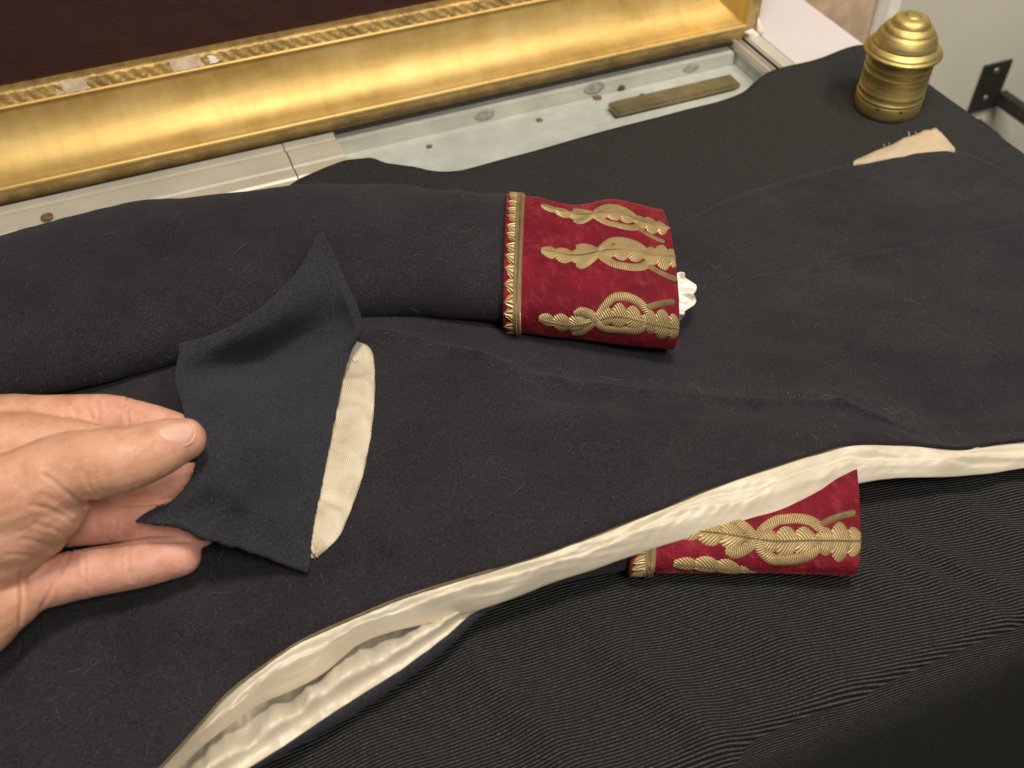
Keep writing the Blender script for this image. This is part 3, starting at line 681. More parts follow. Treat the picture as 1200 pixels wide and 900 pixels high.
# tan lining corner showing at the tail
TL = [(1000, 188.5), (1014, 182), (1030, 175), (1046, 169), (1060, 161), (1074, 157), (1084, 152), (1090, 152), (1096, 149), (1103, 155), (1110, 163), (1116, 170), (1119, 173)]
tlx = np.linspace(1000, 1119, 60); tly = np.interp(tlx, [a for a, b in TL], [b for a, b in TL])
bot = fx(ROW['A'], tlx) + 7
rows = [[P(x + .5 * nz(x, t, 1, .8) * (t < .02), tly[i] + .8 * nz(x * .4, 0, 1) * (1 - t) + (bot[i] - tly[i]) * t, .0085 + .0022 * math.sin(math.pi * t) + .0008 * nz(x * .06, t * 2, 2)) for i, x in enumerate(tlx)] for t in np.linspace(0, 1, 12)]
sc = grid_mesh('tail_lining', np.array(rows), MAT['paper'], coat, flip=True, thick=.0008)
tag(sc, 'tan lining corner with frayed edge at the coat tail')
for (x, y, h) in ((1065, 159, 5), (1073, 157, 3), (1036, 172, 3), (1042, 170, 2.5)):
    sweep('loose_thread', [P(x, y + 1, .0095), P(x + .5, y - h * .5, .0115), P(x - .6, y - h, .0125)], .00035, MAT['paper'], sc, n=5)

# ---- sleeves and cuffs: closed tubes laid flat
TH = np.linspace(0, 2 * math.pi, 97)[:-1]
def section(top, bot, b, z0, ex=2.4, grow=0.0):
    """flattened ring whose outline in this view runs from top to bot (pixels); returns a function of the ring angle."""
    T, B = P(*top, z0 + b), P(*bot, z0 + b * .6); n = (T - B); n[2] = 0; a = np.linalg.norm(n) / 2; n /= np.linalg.norm(n); c = (T + B) / 2
    im = np.array(top, float) - np.array(bot, float); L = np.linalg.norm(im); im /= L
    sg = lambda q: np.sign(q) * np.abs(q) ** (2 / ex)
    ring = lambda aa, cc, bb: cc[None] * [1, 1, 0] + n[None] * (aa * sg(np.cos(TH)))[:, None] + np.array([0, 0, 1.])[None] * (z0 + bb * (1 + sg(np.sin(TH))))[:, None]
    for _ in range(40):
        e = (proj(ring(a, c, b)) - np.array(bot)) @ im; lo, hi = e.min(), e.max()
        ppm = (hi - lo) / (2 * a)
        a *= 1 + .6 * (L / (hi - lo) - 1); c = c + n * (.6 * (L / 2 - (lo + hi) / 2) / ppm * .9)
    return ring(a + grow, c, b + grow) - np.array([0, 0, grow * .5])
def tube(stations, n, wr=0.0, seed=0):
    K = np.array([section(*s) for s in stations]); m, k, _ = K.shape
    mid = K.mean(1); t = np.concatenate([[0], np.cumsum(np.linalg.norm(np.diff(mid, axis=0), axis=1))])
    R_ = hermite(t, K.reshape(m, -1), np.linspace(0, t[-1], n)).reshape(n, k, 3)
    return R_
def wrinkle(R_, fun):
    nv_, nu_ = R_.shape[:2]
    du = np.roll(R_, -1, 1) - np.roll(R_, 1, 1); dv = np.gradient(R_, axis=0); nn = np.cross(dv, du); nn /= np.linalg.norm(nn, axis=-1, keepdims=True) + 1e-12
    c = R_.mean(1, keepdims=True); s = np.sign(((R_ - c) * nn).sum()); nn *= s
    out = R_.copy()
    for j in range(nv_):
        for i in range(nu_): out[j, i] += nn[j, i] * fun(j / (nv_ - 1), i / nu_ * 2 * math.pi, R_[j, i])
    return out
S1 = [((-190, 345), (-200, 590), .024, .012), ((0, 279), (-10, 478), .025, .014), ((150, 241), (135, 447), .025, .016), ((250, 227), (240, 415), .025, .018), ((350, 217), (340, 388), .025, .02), ((480, 219), (470, 372), .024, .022), ((597, 228), (590, 378), .023, .024)]
R1 = tube(S1, 170)
def f1(s, th, p):
    v = .0016 * nz(p[0], p[1], p[2], 16) + .0010 * nz(p[0], p[1], p[2], 40) + .0003 * nz(p[0], p[1], p[2], 110)
    d = th - (2 * math.pi - .55); v += -.0011 * math.exp(-(d / .035) ** 2)                       # the fore seam
    v += .0035 * math.exp(-((s - .83) / .05) ** 2) * math.sin((th - .2) * 5 + s * 30) * max(0, math.cos(th - 5.6)) # slack below the elbow
    v += .0016 * math.sin(s * 75 + 2.5 * math.cos(th)) * math.exp(-((s - .92) / .06) ** 2) * max(0, math.cos(th - 5.9))
    return v
G_SLEEVE = wrinkle(R1, f1)
sl = grid_mesh('sleeve', G_SLEEVE, MAT['wool'], coat, closed=True)
tag(sl, 'upper sleeve lying across the coat')

def make_cuff(stations, n, name, label, wr):
    Rc = wrinkle(tube(stations, n), wr)
    inner = Rc[-1:].copy(); c = inner.mean(1, keepdims=True)
    lip = [c + (inner - c) * np.array([.985, .985, .93]), c + (inner - c) * np.array([.95, .95, .86])]
    back = Rc[-12:-11]; cb = back.mean(1, keepdims=True); lip.append(cb + (back - cb) * np.array([.94, .94, .84])); 
    back = Rc[-30:-29]; cb = back.mean(1, keepdims=True); lip.append(cb + (back - cb) * np.array([.93, .93, .8])); lip.append(cb + (back - cb) * .02)
    fr0 = Rc[:1]; c0 = fr0.mean(1, keepdims=True); pre = [c0 + (fr0 - c0) * np.array([.93, .93, .86]), c0 + (fr0 - c0) * np.array([.985, .985, .95])]
    G_ = np.concatenate(pre + [Rc] + lip, 0)
    o_ = grid_mesh(name, G_, MAT['velvet'], coat, closed=True); tag(o_, label)
    du = np.roll(Rc, -1, 1) - np.roll(Rc, 1, 1); dv = np.gradient(Rc, axis=0); nn = np.cross(dv, du); nn /= np.linalg.norm(nn, axis=-1, keepdims=True) + 1e-12
    nn *= np.sign(((Rc - Rc.mean(1, keepdims=True)) * nn).sum())
    # arc position of every ring angle
    seg = np.linalg.norm(np.roll(Rc, -1, 1) - Rc, axis=-1); arc = np.concatenate([np.zeros((len(Rc), 1)), np.cumsum(seg, 1)], 1)
    ln = np.linalg.norm(np.diff(Rc.mean(1), axis=0), axis=1).sum()
    return dict(o=o_, R=Rc, N=nn, arc=arc, L=ln)
def on_cuff(cf, s, wpos, h):
    """s in 0..1 along, wpos = arc length in metres round the cuff (periodic) -> point h above the velvet"""
    n_ = len(cf['R']); fj = min(max(s, 0), 1) * (n_ - 1); j = min(int(fj), n_ - 2); tj = fj - j; k = cf['R'].shape[1]; out = 0
    for jj, wj in ((j, 1 - tj), (j + 1, tj)):
        A = cf['arc'][jj]; q = wpos % A[-1]; i = min(int(np.searchsorted(A, q, 'right')) - 1, k - 1); ti = (q - A[i]) / max(1e-9, A[i + 1] - A[i]); i2 = (i + 1) % k
        pt = cf['R'][jj, i] * (1 - ti) + cf['R'][jj, i2] * ti; nn = cf['N'][jj, i] * (1 - ti) + cf['N'][jj, i2] * ti
        out = out + wj * (pt + nn * h)
    return out
def cuff_at(cf, px, py):
    q = proj(cf['R']); view = cf['R'] - EYE; fac = (cf['N'] * view).sum(-1) < 0
    d = np.linalg.norm(q - np.array([px, py]), axis=-1) + np.where(fac, 0, 1e5); j, i = np.unravel_index(d.argmin(), d.shape)
    return j / (len(cf['R']) - 1), cf['arc'][j][i]

LEAF_SEED = [0.0]
def leaf(cf, fr_, x0, x1, hw, lobes, curve=0.0, tilt=0.0, h=.0008, name='oak_leaf'):
    nu_, nv_ = 44, 9; G_ = np.zeros((nv_, nu_, 3)); LEAF_SEED[0] += 1.37
    for i in range(nu_):
        t = i / (nu_ - 1); env = (math.sin(math.pi * min(1, .08 + t * .86)) ** .5) * (.72 + .28 * t) * (1 + .12 * nz(t * 4, x0 * 9, LEAF_SEED[0]))
        lob = .50 + .50 * abs(math.sin(math.pi * lobes * t + .35)) ** .55
        for j in range(nv_):
            c = -1 + 2 * j / (nv_ - 1); sweepb = -.05 * abs(c) * 0 + .0
            x = x0 + (x1 - x0) * (t - .09 * abs(c) * t * 1.4); y = c * hw * env * lob + tilt * (t - .5) + curve * math.sin(math.pi * t)
            dome = (1 - abs(c) ** 2.5) ** .6 * (.65 + .35 * min(1, abs(c) * 3))
            G_[j, i] = fr_(x, y, h * dome * min(1, env * 1.4) + (.00025 if abs(c) < 1 else -.0002))
    o_ = grid_mesh(name, G_, MAT['leaf_thread'], cf['o'])
    rib = [fr_(x0 + (x1 - x0) * t, tilt * (t - .5) + curve * math.sin(math.pi * t), h * .75 + .0002) for t in np.linspace(.03, 1.0, 26)]
    sweep('leaf_midrib', rib, .00055, MAT['rope_thread'], cf['o'], n=6)
    return o_
def strand(cf, fr_, keys_, wd, h=.0011, name='strand'):
    k = crom(keys_, 46); T = np.gradient(k, axis=0); nn = np.stack([-T[:, 1], T[:, 0]], -1); nn /= np.linalg.norm(nn, axis=1, keepdims=True); G_ = np.zeros((7, 46, 3))
    for i in range(46):
        tp = min(1, .55 + min(i, 45 - i) / 6.0)
        for j in range(7):
            c = -1 + j / 3.0; q = k[i] + nn[i] * c * wd / 2 * tp
            G_[j, i] = fr_(q[0], q[1], h * math.sqrt(max(0, 1 - c * c)) - .0002)
    return grid_mesh(name, G_, MAT['rope_thread'], cf['o'])
def sprig(cf, A, B, ysc=1.2, only=None, flip=1):
    sA, wA = cuff_at(cf, *A); sB, wB = cuff_at(cf, *B); Lm = (sB - sA) * cf['L']
    def fr_(x, y, h): return on_cuff(cf, sA + (sB - sA) * x, wA + (wB - wA) * x - flip * y * Lm * ysc, h)
    leaf(cf, fr_, 0.0, .45, .090, 3.2)
    if only == 'leaf': return
    strand(cf, fr_, [(.265, -.085), (.31, -.088), (.37, -.06), (.435, .0), (.49, .07), (.58, .125), (.66, .13), (.74, .115), (.82, .05)], .064)
    strand(cf, fr_, [(.27, .075), (.32, .083), (.38, .055), (.435, .0), (.48, -.06), (.55, -.095), (.64, -.095), (.72, -.08), (.80, -.03)], .064, h=.0013)
    leaf(cf, fr_, .455, .83, .106, 3.1)
    leaf(cf, fr_, .775, 1.06, .130, 2.6)
    strand(cf, fr_, [(.80, .09), (.87, .125), (.94, .15), (1.0, .165)], .044)
def border(cf, n):
    """braid along the cuff's upper edge with a row of small fans pointing up the sleeve"""
    k = 150
    for (s0, s1, h) in ((.058, .086, .0018), (.088, .112, .0018)):
        G_ = np.zeros((6, k, 3))
        for i in range(k):
            wq = cf['arc'][0][-1] * i / k
            for j in range(6):
                c = -1 + 2 * j / 5; tot = cf['arc'][min(len(cf['R']) - 1, int((s0 + s1) / 2 * (len(cf['R']) - 1)))][-1]
                G_[j, i] = on_cuff(cf, (s0 + s1) / 2 + c * (s1 - s0) / 2, tot * i / k, h * math.sqrt(max(0, 1 - c * c)) - .0001)
        grid_mesh('gold_braid', G_, MAT['braid_thread'], cf['o'], closed=True)
    tot = cf['arc'][3][-1]
    cord = [on_cuff(cf, .087, cf['arc'][int(.087 * (len(cf['R']) - 1))][-1] * i / 160, .0016) for i in range(161)]
    sweep('gold_cord', cord, .0006, MAT['rope_thread'], cf['o'], n=6)
    for q in range(n):
        w0 = tot * (q + .5) / n; hwd = tot / n * .56; G_ = np.zeros((8, 9, 3)); jit = random.uniform(-.06, .06)
        for a in range(8):
            t = a / 7.0; wdt = hwd * (1.0 * (1 - t) ** .6 + .22 * t) * (1 if a < 7 else .6)
            for c_ in range(9):
                c = -1 + c_ / 4.0
                G_[a, c_] = on_cuff(cf, .062 - .058 * t + .012 * abs(c) * t, w0 + c * wdt + jit * hwd * t * 6, .0013 * math.sqrt(max(0, 1 - c * c)) * (1 - .3 * t) + .0002)
        G_ = np.transpose(G_, (1, 0, 2))
        grid_mesh('scallop', G_, MAT['fan_thread'], cf['o'])
def w1(s, th, p):
    return .0009 * nz(p[0], p[1], p[2], 28) + .0003 * nz(p[0], p[1], p[2], 90) - .0042 * math.exp(-((s - .42) / .16) ** 2) * max(0, math.cos(th - .55)) ** 3 + .002 * math.exp(-((s - .68) / .14) ** 2) * max(0, math.cos(th - .6)) ** 3
cf1 = make_cuff([((596, 227), (590, 388), .026, .022), ((655, 232), (650, 395), .0265, .022), ((716, 236), (722, 403), .027, .022), ((768, 246), (791, 410), .029, .021, 2.1)], 90, 'cuff', 'red velvet cuff with gold oak leaf embroidery on the upper sleeve', w1)
border(cf1, 30)
sprig(cf1, (635, 291), (797, 302), flip=-1); sprig(cf1, (631, 373), (791, 386)); sprig(cf1, (634, 242), (776, 265), 1.2, flip=-1)
# sprigs on the hidden half, evenly spaced
# white tissue stuffed in the cuff
ti_pts = []
for j, t in enumerate(np.linspace(0, 1, 48)):
    row = []
    for i, s in enumerate(np.linspace(0, 1, 22)):
        tipx = (.80 + .20 * abs(math.sin(2.2 + t * 9))) * (1 - 1.5 * abs(t - .45) ** 1.6)
        x = 780 + 39 * s * tipx; y = 322 + 52 * t + 5 * s * (t - .6)
        p = P(x, y, .047 + (.0026 * math.sin(t * 15 + s * 2) + .0016 * math.sin(t * 29 - s * 5)) * (.3 + s) + .0018 * nz(s * 5, t * 7, 1) - .007 * s); row.append(p)
    ti_pts.append(row)
o = grid_mesh('tissue', np.array(ti_pts), MAT['tissue'], thick=.0008, flip=True); tag(o, 'crumpled white tissue poking out of the upper red cuff', 'tissue')

# lower sleeve and cuff under the front
def w2(s, th, p):
    return .0010 * nz(p[0], p[1], p[2], 26) + .0003 * nz(p[0], p[1], p[2], 90) + .0028 * math.exp(-((th - (2 * math.pi - .62 - (s - .5) * .9)) / .16) ** 2) * math.exp(-((s - .5) / .3) ** 2)
R2 = tube([((470, 640), (480, 715), .011, .0075), ((600, 610), (612, 692), .012, .0075), ((740, 575), (738, 668), .013, .0072)], 60)
grid_mesh('sleeve', wrinkle(R2, lambda s, th, p: .0012 * nz(p[0], p[1], p[2], 25)), MAT['wool'], coat, closed=True)
cf2 = make_cuff([((738, 560), (736, 674), .0145, .0055), ((800, 548), (800, 673), .0145, .0055), ((900, 528), (905, 673), .0145, .0055), ((992, 505), (1000, 675), .015, .0055)], 90, 'cuff', 'red velvet cuff with gold embroidery half under the silk facing', w2)
border(cf2, 30)
sprig(cf2, (795, 622), (1003, 634), 1.05); sprig(cf2, (788, 661), (1000, 674), .8, 'leaf')

# ---- pocket lining and the lifted flap
PR = [(420, 402), (432, 407), (438, 418), (440, 450), (438, 490), (432, 530), (424, 565), (412, 598), (398, 630), (372, 655)]
PL = [(398, 404), (396, 412), (392, 430), (386, 460), (384, 490), (378, 530), (370, 565), (364, 600), (362, 630), (366, 656)]
pr, pl = crom(PR, 70), crom(PL, 70)
rows = []
for j in range(70):
    row = []
    for i, t in enumerate(np.linspace(0, 1, 22)):
        q = pl[j] + (pr[j] - pl[j]) * t; p, n = hit(bt, q[0] + 1.8 * nz(j * .35, 3, 1) * max(0, t - .6), q[1] + (2.5 * nz(i * .5, 3, 7) if j in (0, 69) else 0), .0013)
        e = min(1, min(t, 1 - t) * 6)
        fold = .0032 * math.sin(j * .62 + 2.0 * nz(j * .1, t, 3) - t * 2.2) * max(0, nz(j * .09, 2, 2) + .45) + .0012
        p = p + np.array([0, 0, 1]) * e * max(.0004, .0010 + fold + .0006 * nz(q[0] * .06, q[1] * .06, 4)); row.append(p)
    rows.append(row)
po = grid_mesh('pocket_lining', np.array(rows), MAT['linen'], coat, thick=.0007, flip=True); tag(po, 'cream linen pocket lining showing beside the lifted flap')
rw = []
for j in range(10, 70):
    q = crom([(410, 418), (412, 432), (403, 440), (397, 465), (392, 500), (385, 535), (378, 565), (371, 590), (369, 612), (367, 635), (371, 654)], 70)[j]
    p, n = hit(bt, q[0] + 1.2 * nz(j * .22, 0, 5), q[1], .0030); rw.append(p)
sweep('rolled_hem', rw, .0011, MAT['linen'], po)
ring = [hit(bt, 419 + 4.5 * math.cos(a), 424 + 5 * math.sin(a), .0031)[0] for a in np.linspace(0, 2 * math.pi, 20)]
sweep('eyelet', ring, .0005, MAT['linen'], po, n=6)

TOPE = [(210, 402, .094), (228, 398, .0945), (250, 391, .095), (290, 371, .094), (325, 343, .091), (350, 315, .090), (366, 288, .090), (378, 271, .091)]
BOTE = [(158, 611, .090), (180, 613, .090), (210, 616, .088), (240, 630, .083), (270, 638, .074), (300, 647, .066), (335, 660, .056), (362, 670, .0520)]
LEFE = [(210, 402, .094), (211, 440, .096), (215, 478, .0985), (222, 505, .100), (230, 530, .100), (227, 550, .099), (217, 570, .0975), (196, 590, .094), (172, 600, .0915), (158, 611, .090)]
RIGE = [(378, 271, .091), (392, 300, .086), (408, 335, .079), (420, 362, .071), (425, 384, .063), (412, 412, .0560), (402, 445, .0545), (393, 490, .0540), (385, 530, .0535), (377, 570, .053), (369, 610, .0525), (365, 640, .0520), (362, 670, .0520)]
nu_, nv_ = 90, 120
def arcpar(keys_, n):
    k = np.array(keys_, float); return crom(keys_, n)
tE, bE, lE, rE = arcpar(TOPE, nu_), arcpar(BOTE, nu_), arcpar(LEFE, nv_), arcpar(RIGE, nv_)
G = np.zeros((nv_, nu_, 3))
for j in range(nv_):
    v = j / (nv_ - 1)
    for i in range(nu_):
        u = i / (nu_ - 1)
        q = (1 - v) * tE[i] + v * bE[i] + (1 - u) * lE[j] + u * rE[j] - ((1 - u) * (1 - v) * tE[0] + u * (1 - v) * tE[-1] + (1 - u) * v * bE[0] + u * v * bE[-1])
        rim = min(1, 8 * min(u, v, 1 - u, 1 - v))
        z = q[2] + rim * (.0022 * nz(q[0] * .012, q[1] * .012, 3) + .0012 * nz(q[0] * .03, q[1] * .03, 6) + .0003 * nz(q[0] * .1, q[1] * .1, 6))
        z += -.029 * math.exp(-((v - .20 - .08 * (u - .5)) / .09) ** 2) * math.sin(math.pi * min(1, max(0, u * 1.05))) ** .8   # valley below the raised point
        z += .006 * math.exp(-((v - .52) / .22) ** 2) * math.sin(math.pi * u)
        z += .0035 * math.exp(-((v - .78 - .25 * (u - .4)) / .06) ** 2) * u * (1 - u) * 3
        jx = (1 - rim) * .9 * nz(q[0] * .25, q[1] * .25, 8)
        G[j, i] = P(q[0] + jx, q[1] + jx, z)
G_FLAP = G.copy()
fl = grid_mesh('pocket_flap', G, MAT['flap'], coat, thick=.0030, flip=True)
tag(fl, 'navy wool pocket flap pulled up by the hand')
ft = bvh_of(fl)

# ------------------------------------------------------------------ the hand: one skin, grown from overlapping tapered limbs
def capsule(bm, pts, seg=14, ring_n=20, flat=1.0):
    """pts: list of (x,y,z world, radius) -> closed tapered tube with round ends"""
    p = np.array([q[:3] for q in pts], float); r = np.array([q[3] for q in pts], float)
    d = np.linalg.norm(np.diff(p, axis=0), axis=1); t = np.concatenate([[0], np.cumsum(d)])
    n = max(12, int(t[-1] / .0025)); tt = np.linspace(0, t[-1], n); pp = hermite(t, p, tt); rr = hermite(t, r, tt)
    T = np.gradient(pp, axis=0); T /= np.linalg.norm(T, axis=1, keepdims=True)
    rows_ = []
    for a in (80, 60, 40, 20): s, c = math.sin(math.radians(a)), math.cos(math.radians(a)); rows_.append((pp[0] - T[0] * rr[0] * s, T[0], rr[0] * c))
    rows_ += [(pp[i], T[i], rr[i]) for i in range(n)]
    for a in (20, 40, 60, 80): s, c = math.sin(math.radians(a)), math.cos(math.radians(a)); rows_.append((pp[-1] + T[-1] * rr[-1] * s, T[-1], rr[-1] * c))
    vs = []
    for c_, t_, r_ in rows_:
        a = np.cross((0, 0, 1.), t_); a /= np.linalg.norm(a); b = np.cross(t_, a)
        vs.append([bm.verts.new(c_ + r_ * (a * math.cos(2*math.pi*k/ring_n) + flat * b * math.sin(2*math.pi*k/ring_n))) for k in range(ring_n)])
    for j in range(len(vs) - 1):
        for k in range(ring_n): bm.faces.new((vs[j][k], vs[j][(k+1) % ring_n], vs[j+1][(k+1) % ring_n], vs[j+1][k]))
    bm.faces.new(vs[0][::-1]); bm.faces.new(vs[-1])
def J(x, y, z, r): q = P(x, y, z); return (q[0], q[1], q[2], r * .01)
THUMB = [J(-60, 600, .104, 2.3), J(20, 580, .112, 1.95), J(80, 550, .1175, 1.66), J(118, 543, .1195, 1.50), J(150, 537, .1195, 1.42), J(180, 528, .1185, 1.30), J(203, 519, .117, 1.14), J(216, 515, .1155, .98)]
INDEX = [J(-60, 520, .088, 2.2), J(20, 503, .092, 1.75), J(85, 491, .0925, 1.22), J(125, 489, .092, 1.13), J(165, 494, .090, 1.0), J(200, 503, .0875, .92), J(228, 512, .0855, .78)]
MIDDLE = [J(-30, 560, .078, 1.7), J(50, 572, .076, 1.2), J(110, 575, .074, 1.05), J(150, 573, .0735, 1.02), J(195, 567, .0735, .96), J(240, 560, .0735, .80)]
RING = [J(-30, 610, .072, 1.6), J(45, 614, .070, 1.2), J(100, 613, .0665, 1.06), J(145, 611, .066, 1.03), J(190, 613, .0655, .98), J(235, 622, .065, .80)]
LITTLE = [J(-30, 680, .068, 1.6), J(40, 684, .066, 1.25), J(90, 674, .064, 1.14), J(130, 667, .0635, 1.14), J(175, 658, .063, 1.10), J(211, 652, .062, .95)]
THENAR = [J(-90, 620, .096, 2.8), J(0, 606, .099, 2.6), J(48, 588, .104, 2.05)]
THENAR2 = [J(-80, 660, .088, 2.4), J(-10, 640, .090, 2.05), J(40, 618, .093, 1.55)]
PALM = [J(-130, 640, .078, 3.0), J(-40, 640, .074, 2.3), J(20, 640, .070, 1.5)]
HYPO = [J(-110, 740, .073, 2.6), J(-40, 725, .070, 2.1), J(10, 700, .068, 1.5)]
BACK = [J(-140, 560, .082, 3.2), J(-50, 545, .086, 2.5), J(10, 530, .090, 1.9)]
WEB = [J(-30, 535, .097, 2.0), J(35, 521, .099, 1.55), J(80, 514, .0985, 1.0), J(115, 514, .099, .7)]
WRIST = [J(-330, 690, .082, 3.1), J(-200, 655, .082, 3.1), J(-100, 625, .084, 3.0)]
hb = bmesh.new()
for ch in (THUMB, INDEX, MIDDLE, RING, LITTLE, THENAR, THENAR2, PALM, HYPO, BACK, WEB, WRIST): capsule(hb, ch)
me = bpy.data.meshes.new('hand_blocks'); hb.to_mesh(me); hb.free()
tmp = bpy.data.objects.new('hand_blocks', me); C.objects.link(tmp)
md = tmp.modifiers.new('remesh', 'REMESH'); md.mode = 'VOXEL'; md.voxel_size = .0011
ms = tmp.modifiers.new('smooth', 'SMOOTH'); ms.factor = .5; ms.iterations = 9
dg = bpy.context.evaluated_depsgraph_get(); hm = bpy.data.meshes.new_from_object(tmp.evaluated_get(dg)); bpy.data.objects.remove(tmp)
hm.name = 'hand'
nV = len(hm.vertices); co = np.zeros(nV * 3); hm.vertices.foreach_get('co', co); co = co.reshape(-1, 3)
no = np.zeros(nV * 3); hm.vertices.foreach_get('normal', no); no = no.reshape(-1, 3)
px = proj(co); face = ((co - EYE) * no).sum(1) < 0
def groove(keys_, wd, dp, n=40, both=False):
    """crease pressed into the skin along a line on its near side; wd px, dp metres"""
    k = crom(keys_, n)[:, :2]; d = np.full(nV, 1e9)
    for a, b in zip(k[:-1], k[1:]):
        ab = b - a; t = np.clip(((px - a) @ ab) / (ab @ ab + 1e-9), 0, 1); d = np.minimum(d, np.linalg.norm(px - (a + t[:, None] * ab), axis=1))
    g = np.exp(-(d / wd) ** 2) - .35 * np.exp(-((d - 2.2 * wd) / (1.3 * wd)) ** 2)
    return np.where(face, -dp * g, 0)
dsp = np.zeros(nV)
for keys_, wd, dp in (
    ([(149, 466), (148, 480), (151, 500)], 1.6, .0009), ([(112, 468), (116, 484), (113, 502)], 1.8, .0006), ([(78, 470), (88, 486), (84, 502)], 1.8, .0006), ([(62, 474), (74, 488)], 1.6, .0004),
    ([(92, 470), (103, 480), (109, 492)], 1.6, .0004), ([(70, 480), (92, 478)], 1.4, .0003),
    ([(98, 594), (90, 586), (78, 578), (60, 562), (50, 556)], 2.0, .0009), ([(88, 614), (74, 604), (55, 596), (36, 592)], 2.2, .0006), ([(80, 630), (62, 620), (40, 614)], 2.2, .0005), ([(66, 646), (48, 636), (26, 632)], 2.4, .0005), ([(50, 656), (30, 650), (10, 650)], 2.2, .0004),
    ([(84, 602), (66, 588), (46, 578)], 1.8, .0005), ([(112, 580), (104, 568), (98, 552)], 1.8, .0005), ([(120, 576), (112, 560), (110, 545)], 1.6, .0004),
    ([(150, 506), (156, 516), (166, 524)], 1.3, .0005), ([(144, 508), (150, 520), (160, 530)], 1.3, .0005), ([(157, 505), (164, 514), (174, 520)], 1.2, .0004), ([(136, 510), (142, 522), (150, 532)], 1.3, .0003),
    ([(133, 596), (137, 610), (133, 628)], 1.6, .0007), ([(152, 640), (150, 660), (154, 682)], 1.5, .0008), ([(100, 648), (99, 668), (102, 698)], 1.6, .0008), ([(157, 566), (155, 576)], 1.5, .0006),
    ([(84, 643), (110, 641), (150, 637), (195, 634), (225, 634)], 1.8, .0010), ([(104, 588), (140, 591), (185, 589), (200, 584)], 1.8, .0010),
    ([(84, 645), (70, 672), (48, 712)], 2.0, .0007), ([(24, 672), (25, 700), (24, 730)], 2.2, .0008)):
    dsp += groove(keys_, wd, dp)
for i in range(nV):
    c = co[i]; dsp[i] += .00016 * nz(c[0], c[1], c[2], 260) + .0004 * nz(c[0], c[1], c[2], 70)
co2 = co + no * dsp[:, None]
hm.vertices.foreach_set('co', co2.ravel())
# flush: fingertips, pads and palm are pinker than the back of the thumb
fl_ = np.zeros(nV)
for ch, wgt in ((INDEX, .55), (MIDDLE, .8), (RING, .85), (LITTLE, .9), (HYPO, .35)):
    c = np.array([q[:3] for q in ch[1:]]);
    for a, b in zip(c[:-1], c[1:]):
        ab = b - a; t = np.clip(((co - a) @ ab) / (ab @ ab), 0, 1); d = np.linalg.norm(co - (a + t[:, None] * ab), axis=1); fl_ = np.maximum(fl_, wgt * np.clip(1.6 - d / .010, 0, 1))
tt_ = np.array(THUMB[-1][:3]); fl_ = np.maximum(fl_, .75 * np.clip(1.3 - np.linalg.norm(co - tt_, axis=1) / .016, 0, 1))
at = hm.attributes.new('flush', 'FLOAT', 'POINT'); at.data.foreach_set('value', fl_.astype(np.float32))
hm.polygons.foreach_set('use_smooth', [True] * len(hm.polygons)); hm.materials.clear(); hm.update()
person = link('person', hm, MAT['skin'])
tag(person, 'bare left hand reaching in from the left, thumb pinching the navy flap', 'person')
ht = bvh_of(person)
# thumb nail: a curved plate let into the skin
NT = crom([(184, 506), (190, 500), (200, 494.5), (210, 492.5), (219, 494), (226, 499)], 20); NB = crom([(184, 506), (188, 511), (196, 517), (206, 521.5), (216, 522), (224, 517), (227, 508), (226, 499)], 20)
rows = []
for v in np.linspace(0, 1, 12):
    row = []
    for i in range(20):
        q = NT[i] * (1 - v) + NB[i] * v; p, n = hit(ht, q[0], q[1], 0)
        e = min(1, 6 * min(v, 1 - v, i / 19 + .001, 1 - i / 19 + .05)); row.append(p + n * (.0007 * e - .0003))
    rows.append(row)
nl = grid_mesh('thumb_nail', np.array(rows), MAT['nail'], person, flip=True)
rw = [hit(ht, *q, .0002)[0] for q in crom([(214, 523), (223, 519), (228, 510), (227, 500), (220, 494)], 20)]
sweep('nail_edge', rw, .00035, MAT['nail_tip'], nl, n=6)

# ------------------------------------------------------------------ brass pot
bc = P(1038, 126, .004); bc = (bc[0], bc[1], .005)
pot = empty('brass_pot', 'small brass pot with stepped domed lid standing on the black cloth', 'brass pot')
cm = lambda pr_: [(r_ * .01, z_ * .01) for r_, z_ in pr_]
lathe('pot_body', cm([(0, 0), (2.5, 0), (2.62, .05), (2.68, .2), (2.70, 1.1), (2.67, 1.2), (2.64, 1.24), (2.66, 1.3), (2.71, 1.36), (2.71, 1.48), (2.66, 1.52), (2.65, 1.9), (2.67, 1.94), (2.67, 2.0), (2.645, 2.04), (2.645, 3.5), (2.66, 3.54), (2.66, 3.6), (2.64, 3.64), (2.64, 4.1), (2.66, 4.14), (2.66, 4.2), (2.64, 4.24), (2.64, 4.7), (2.68, 4.8), (2.66, 5.1), (2.4, 5.2)]), bc, MAT['brass'], pot)
lathe('domed_lid', cm([(2.6, 4.95), (2.85, 4.967), (3.02, 5.034), (3.09, 5.135), (3.06, 5.244), (2.95, 5.328), (2.88, 5.353), (2.89, 5.412), (2.82, 5.53), (2.6, 5.681), (2.46, 5.748), (2.43, 5.815), (2.47, 5.866), (2.46, 5.933), (2.38, 6.252), (2.22, 6.588), (2.02, 6.84), (1.95, 6.882), (1.94, 6.941), (1.86, 7.092), (1.62, 7.277), (1.52, 7.31), (1.49, 7.378), (1.46, 7.554), (1.3, 7.789), (1.02, 7.932), (0.72, 7.991), (0.64, 7.999), (0.62, 8.041), (0.36, 8.083), (0.001, 8.1)]), bc, MAT['brass'], pot)
